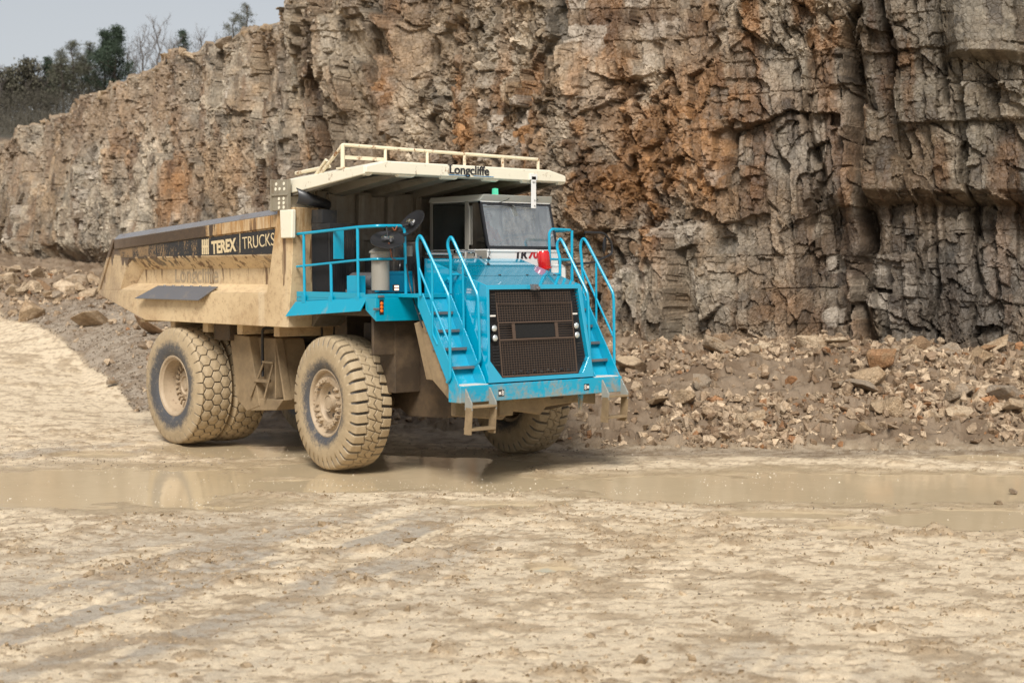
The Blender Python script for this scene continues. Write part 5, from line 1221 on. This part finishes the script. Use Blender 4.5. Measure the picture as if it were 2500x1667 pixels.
q.loft([(wx(3.545), y0, 3.545), (wx(3.545), y1, 3.545), (wx(3.545)-.04, y1, 3.545), (wx(3.545)-.04, y0, 3.545)], [(wx(3.6), y0, 3.60), (wx(3.6), y1, 3.60), (wx(3.6)-.04, y1, 3.60), (wx(3.6)-.04, y0, 3.60)])
q.loft([(wx(4.29), y0, 4.29), (wx(4.29), y1, 4.29), (wx(4.29)-.04, y1, 4.29), (wx(4.29)-.04, y0, 4.29)], [(wx(4.335), y0, 4.336), (wx(4.335), y1, 4.336), (wx(4.335)-.04, y1, 4.336), (wx(4.335)-.04, y0, 4.336)])
q.build('windscreen_frame', M['black'], cab)
q = MB(); q.add([(wx(3.60)-.01, y0+.04, 3.60), (wx(3.60)-.01, y1-.04, 3.60), (wx(4.30)-.01, y1-.04, 4.30), (wx(4.30)-.01, y0+.04, 4.30)], [(0, 1, 2, 3)]); q.build('windscreen', M['glass'], cab)
for s, yy in ((-1, y0), (1, y1)):
    q = MB(); q.box(.62, .70, yy-.012, yy+.012, 3.545, 4.335); q.box(cx0-.02, cx0+.05, yy-.012, yy+.012, 3.545, 4.335); q.build('door_pillar', M['canister'] if s < 0 else M['white'], cab)
    q = MB(); q.add([(cx0+.05, yy, 3.55), (.62, yy, 3.55), (.62, yy, 4.33), (cx0+.05, yy, 4.33), (.70, yy, 3.55), (wx(3.55)-.03, yy, 3.55), (wx(4.33)-.03, yy, 4.33), (.70, yy, 4.33)], [(0, 1, 2, 3), (4, 5, 6, 7)]); q.build('side_window', M['sideglass'], cab)
q = MB(); q.box(cx0+.02, 1.15, y0+.012, y0+.03, 2.9, 3.54); q.box(-.25, 1.18, y0-.010, y0+.001, 2.90, 3.53); q.build('door_panel', M['canister'], cab)  # grey instead of cab white: shade on this side painted in
q = MB(); q.tube([(.96, y0+.05, 4.27), (.965, y0+.05, 3.60)], .012, 6); q.tube([(.76, y0-.02, 3.62), (.76, y0-.02, 4.26)], .014, 6); q.build('grab_bar', M['canister'], cab)
q = MB(); q.tube([(1.03, y0+.62, 4.40), (1.07, y0+.52, 4.36), (1.08, y0+.30, 4.30)], .006, 5); q.tube([(1.06, y0+.10, 4.27), (1.08, y0+.30, 4.28), (1.03, y0+.70, 4.26)], .010, 5)
q.build('wiper', M['black'], cab); q = MB()
q.tube([(1.03, y1-.30, 4.40), (1.07, y1-.40, 4.36), (1.08, y1-.55, 4.30)], .006, 5); q.tube([(1.06, y1-.85, 4.27), (1.05, y1-.40, 4.26)], .010, 5); q.build('wiper', M['black'], cab); q = MB(); q.tube([(1.22, y1-.5, 3.565), (1.22, y1-.02, 3.60)], .007, 5); q.build('wiper', M['black'], cab)
q = MB(); q.loft([(1.015, .97, 4.29), (1.015, 1.05, 4.29), (1.01, 1.05, 4.29), (1.01, .97, 4.29)], [(.96, 1.10, 4.09), (.96, 1.18, 4.09), (.955, 1.18, 4.09), (.955, 1.10, 4.09)]); q.build('interior_mirror', M['black'], cab)
q = MB(); q.lathe([(0, .055), (.10, .05), (.11, 0)], 18, 'Z', (.90, .78, 4.452)); q.build('beacon', M['beacon'], cab, smooth=True)
text('TR', .175, (1.203, .945, 3.402), M['blacktext'], cab, (R_(90), 0, R_(90)), bold=.0075, sx=1.25, shear=.08)
text('70', .175, (1.203, 1.245, 3.405), M['redtext'], cab, (R_(90), 0, R_(90)), bold=.0075, sx=1.25, shear=.08)
q = MB(); q.box(.86, 1.13, 1.38, 1.82, 3.50, 3.71); q.build('dashboard', M['blue_clean'] if 0 else plain('dash_grey', (.45, .55, .55), .6), cab, bevel=.06)
q = MB(); q.box(-.1, .5, .95, 1.35, 2.95, 3.45); q.box(-.15, 0.0, .95, 1.35, 3.4, 4.0); q.build('driver_seat', M['seat'], cab, bevel=.05)
q = MB(); q.lathe([(0, .19), (.012, .205), (0, .22), (-.012, .205), (0, .19)], 24, 'Z', (0, 0, 0)); so_ = q.build('steering_wheel', M['black'], cab, smooth=True); so_.location = (.80, 1.15, 3.62); so_.rotation_euler = (0, R_(-35), 0)
# red cyclone pre-cleaner
q = MB(); q.lathe([(-.07, .0), (-.07, .07), (.0, .075), (.0, .115), (.03, .12), (.035, .10), (.05, .108), (.26, .108), (.30, .09), (.31, .0)], 26, 'Z', (0, 0, 0)); o = q.build('pre_cleaner', M['red'], TR, smooth=True); o.location = (1.5, 1.35, 3.22); o.rotation_euler = (R_(6), R_(-4), 0)
for k in range(9):
    q = MB()
q = MB(); q.box(1.22, 1.40, 1.5, 1.98, 2.86, 3.30); q.build('white_fairing', M['white'], TR, bevel=.09)
# ---- equipment on the truck's right deck
q = MB(); q.lathe([(0, .135), (.0, .14), (.49, .14), (.49, .155), (.56, .155), (.57, .175), (.585, .175), (.60, .16), (.65, .09), (.665, .05), (.665, 0)], 30, 'Z', (1.30, -1.86, 2.90)); can = q.build('air_cleaner', M['canister'], TR, smooth=True)
q = MB(); q.lathe([(0, .152), (.03, .152)], 24, 'Z', (1.30, -1.86, 3.35)); q.build('clamp_band', M['black'], can)
def dish(loc, nv, label=None):
    d = MB(); n = 36; prof = [(-.07, 0.0), (-.065, .08), (-.04, .18), (-.005, .25), (.0, .262), (.012, .262), (.01, .24), (-.03, .15), (-.05, 0.0)]
    d.lathe(prof, n, 'Y'); o = d.build('round_mirror', M['black'], TR, smooth=True); o.location = loc; o.rotation_euler = Vector(nv).to_track_quat('Y', 'Z').to_euler()
    k = MB(); k.box(-.09, .09, .02, .05, -.01, .04); k.lathe([(.0, 0), (.0, .03), (.07, .03), (.07, 0)], 10, 'Y', (-.05, -.0, -.02)); k.lathe([(.0, 0), (.0, .025), (.06, .025), (.06, 0)], 10, 'Y', (.03, 0, .03)); k.build('mirror_clamp', M['chrome'], o)
dish((1.50, -1.87, 3.66), (.42, -.31, .85)); dish((1.50, -1.42, 3.92), (0, -.77, .62))
q = MB(); q.tube([(1.46, -1.86, 3.87), (1.50, -1.86, 3.70)], .013, 6); q.tube([(1.46, -1.56, 3.88), (1.50, -1.42, 3.92)], .02, 6); q.build('mirror_arm', M['dark'], TR)
q = MB(); q.tube(soft([(1.52, -1.86, 3.62), (1.49, -1.80, 3.5), (1.46, -1.76, 3.36), (1.46, -1.6, 3.39)], .08), .009, 5); q.tube(soft([(1.46, -1.75, 3.86), (1.48, -1.72, 3.80), (1.46, -1.66, 3.88)], .03), .008, 5); q.build('orange_wire', plain('orange_wire', (.35, .09, .03), .6), TR)
q = MB(); q.tube(soft([(1.48, -1.50, 3.30), (1.52, -1.46, 2.95), (1.75, -1.55, 2.70), (2.15, -1.70, 2.35)], .2), .012, 6); q.build('black_cable', M['black'], TR, smooth=True)
q = MB(); q.box(1.45, 1.49, -1.745, -1.645, 2.885, 2.985); wlp = q.build('work_lamp', M['black'], TR, bevel=.006)
for dz in (-.022, .022): q = MB(); q.box(1.488, 1.494, -1.735, -1.655, 2.935+dz-.015, 2.935+dz+.015); q.build('lamp_face', M['lamp_on'], wlp)
q = MB(); q.box(1.474, 1.482, -2.01, -1.93, 2.53, 2.76); sl_ = q.build('side_lamp', M['black'], TR, bevel=.003)
for dz in (-.055, 0, .055): q = MB(); q.lathe([(0, .028), (.012, .022), (.015, 0)], 14, 'X', (1.482, -1.97, 2.645+dz)); q.build('lens', M['amber'], sl_, smooth=True)
for y, z in ((-1.98, 2.81), (-2.07, 2.62)): q = MB(); q.box(1.476, 1.50, y-.06, y+.05, z-.02, z+.015); q.build('marker_bracket', M['grey_steel'], TR, bevel=.006)
# dark machinery between the deck rails and the headboard
q = MB(); q.box(-.45, .05, -1.95, -1.45, 2.78, 3.95); q.box(-.45, -.15, -1.95, -1.66, 3.95, 4.17); eb = q.build('radiator_housing', M['dark'], TR, bevel=.01)
q = MB()
for i in range(10): q.box(.05, .062, -1.92+i*.047, -1.90+i*.047, 2.85, 3.9)
for i in range(16): q.box(-.42+i*.028, -.41+i*.028, -1.965, -1.95, 2.85, 3.85)
q.build('housing_fin', M['black'], eb)
q = MB(); q.box(.28, .31, -2.03, -1.87, 3.38, 3.86); q.box(.20, .31, -1.87, -1.85, 3.38, 3.86); q.build('blue_plate', M['blue_worn'], TR)
q = MB(); q.lathe([(0, 0), (0, .15), (.62, .15), (.62, 0)], 24, 'X', (.25, -1.6, 3.02)); q.box(.2, .9, -1.75, -1.45, 2.80, 2.90); q.build('air_tank', M['grey_steel'], TR, smooth=True)
q = MB(); q.box(.45, .75, -1.2, -.75, 2.8, 3.6); q.box(-.2, .35, -1.1, -.5, 2.8, 3.4); q.box(.2, 1.1, -.7, .3, 2.8, 3.42); q.lathe([(0, 0), (0, .12), (.8, .12), (.8, 0)], 16, 'Z', (.9, -.9, 2.85)); q.build('engine', M['dark'], TR, bevel=.02)
q = MB(); q.box(.95, 1.08, -1.72, -1.05, 2.86, 3.14); q.box(.94, 1.10, -1.72, -1.05, 3.14, 3.19); q.box(.6, .9, -2.0, -1.85, 2.82, 3.12); q.build('battery_box', M['blue'], TR, bevel=.008)
q = MB()
for x, y, z, L in ((1.25, -.9, 3.46, .5), (1.22, -.3, 3.50, .4)): q.lathe([(0, 0), (0, .03), (L, .03), (L, 0)], 10, 'Y', (x-.05, y, z))
q.lathe([(0, 0), (0, .035), (.10, .035), (.10, 0)], 10, 'Z', (1.20, -.10, 3.40)); q.lathe([(0, 0), (0, .03), (.08, .03), (.08, 0)], 10, 'Z', (1.22, .10, 3.40)); q.box(1.08, 1.2, -.35, .25, 3.38, 3.43); q.build('hydraulic_fitting', M['chrome'], TR, smooth=True)
q = MB(); q.lathe([(0, 0), (0, .045), (.16, .045), (.16, 0)], 12, 'Z', (1.3, -1.30, 3.42)); q.build('reservoir_cap', M['canister'], TR, smooth=True)
q = MB(); q.tube(soft([(1.0, -1.0, 3.3), (1.2, -1.15, 3.1), (1.3, -1.2, 2.8)], .1), .02, 6); q.tube(soft([(.9, -1.3, 2.9), (1.0, -1.25, 3.3), (.6, -1.0, 3.5)], .1), .02, 6); q.build('hose', M['black'], TR, smooth=True)
# exhaust deflector: tapering half-pipe below the canopy corner
n = 12; A = []; B = []
for i in range(n+1):
    t = -R_(75)+R_(150)*i/n; A.append((-.50+.10*math.cos(t), -2.22, 4.39+.135*math.sin(t))); B.append((-.46+.08*math.cos(t), -1.62, 4.26+.08*math.sin(t)))
q = MB(); m_ = n+1; q.add(A+B, [(i, i+1, m_+i+1, m_+i) for i in range(n)]); o = q.build('exhaust_deflector', M['black'], TR, smooth=True); md = o.modifiers.new('thick', 'SOLIDIFY'); md.thickness = .015
# left side deck: big mirror on a black hoop
q = MB(); q.tube(soft([(1.47, 2.29, 3.84), (1.47, 2.75, 3.84), (1.47, 2.93, 3.68), (1.47, 2.95, 3.48), (1.47, 2.50, 3.33), (1.47, 1.86, 3.29)], .1), .021, 8); q.build('mirror_hoop', M['black'], TR, smooth=True)
q = MB(); q.lathe([(0, 0), (.0, .10), (.02, .11), (.03, .09), (.035, 0)], 24, 'X'); o = q.build('door_mirror', M['black'], TR, smooth=True); o.location = (1.45, 2.76, 3.63); o.scale = (1, .75, 1.4); o.rotation_euler = (R_(-18), 0, R_(30))
# ---- the driver, half seen through the screen
def person():
    v = [(.18, 1.15, 3.47), (.17, 1.15, 3.62), (.16, 1.15, 3.78), (.16, 1.15, 3.90), (.19, 1.15, 3.99), (.21, 1.15, 4.08), (.22, 1.15, 4.17),
         (.17, .96, 3.87), (.34, .90, 3.66), (.62, 1.02, 3.66), (.17, 1.34, 3.87), (.34, 1.40, 3.66), (.62, 1.28, 3.68), (.50, 1.06, 3.49), (.58, 1.05, 3.10), (.50, 1.24, 3.49), (.58, 1.25, 3.10), (.70, 1.05, 3.66), (.70, 1.25, 3.68)]
    e = [(0, 1), (1, 2), (2, 3), (3, 4), (4, 5), (5, 6), (3, 7), (7, 8), (8, 9), (3, 10), (10, 11), (11, 12), (0, 13), (13, 14), (0, 15), (15, 16), (9, 17), (12, 18)]
    rad = [.16, .15, .17, .13, .055, .10, .085, .075, .055, .04, .075, .055, .04, .09, .06, .09, .06, .035, .035]
    me = bpy.data.meshes.new('person'); me.from_pydata(v, e, []); o = link('person', me, M['hiviz'])
    o.modifiers.new('skin', 'SKIN'); sv = me.skin_vertices[0].data
    for i, r in enumerate(rad): sv[i].radius = (r, r)
    sv[0].use_root = True
    s = o.modifiers.new('sub', 'SUBSURF'); s.levels = 2; s.render_levels = 2
    tag(o, 'driver in an orange jacket sitting at the wheel inside the truck cab', 'person')
    f = MB(); f.lathe([(-.10, 0), (-.09, .05), (-.04, .083), (.02, .088), (.07, .07), (.10, 0)], 18, 'Z', (.235, 1.15, 4.12)); f.lathe([(0, .018), (.03, 0)], 8, 'X', (.32, 1.15, 4.11)); f.build('face', M['skin'], o, smooth=True)
    f = MB(); f.lathe([(0, .095), (.05, .09), (.09, .06), (.10, 0)], 18, 'Z', (.22, 1.15, 4.14)); f.lathe([(0, .11), (.012, .11)], 18, 'Z', (.24, 1.15, 4.14)); f.build('helmet', plain('white_helmet', (.6, .6, .58), .4), o, smooth=True)
person()
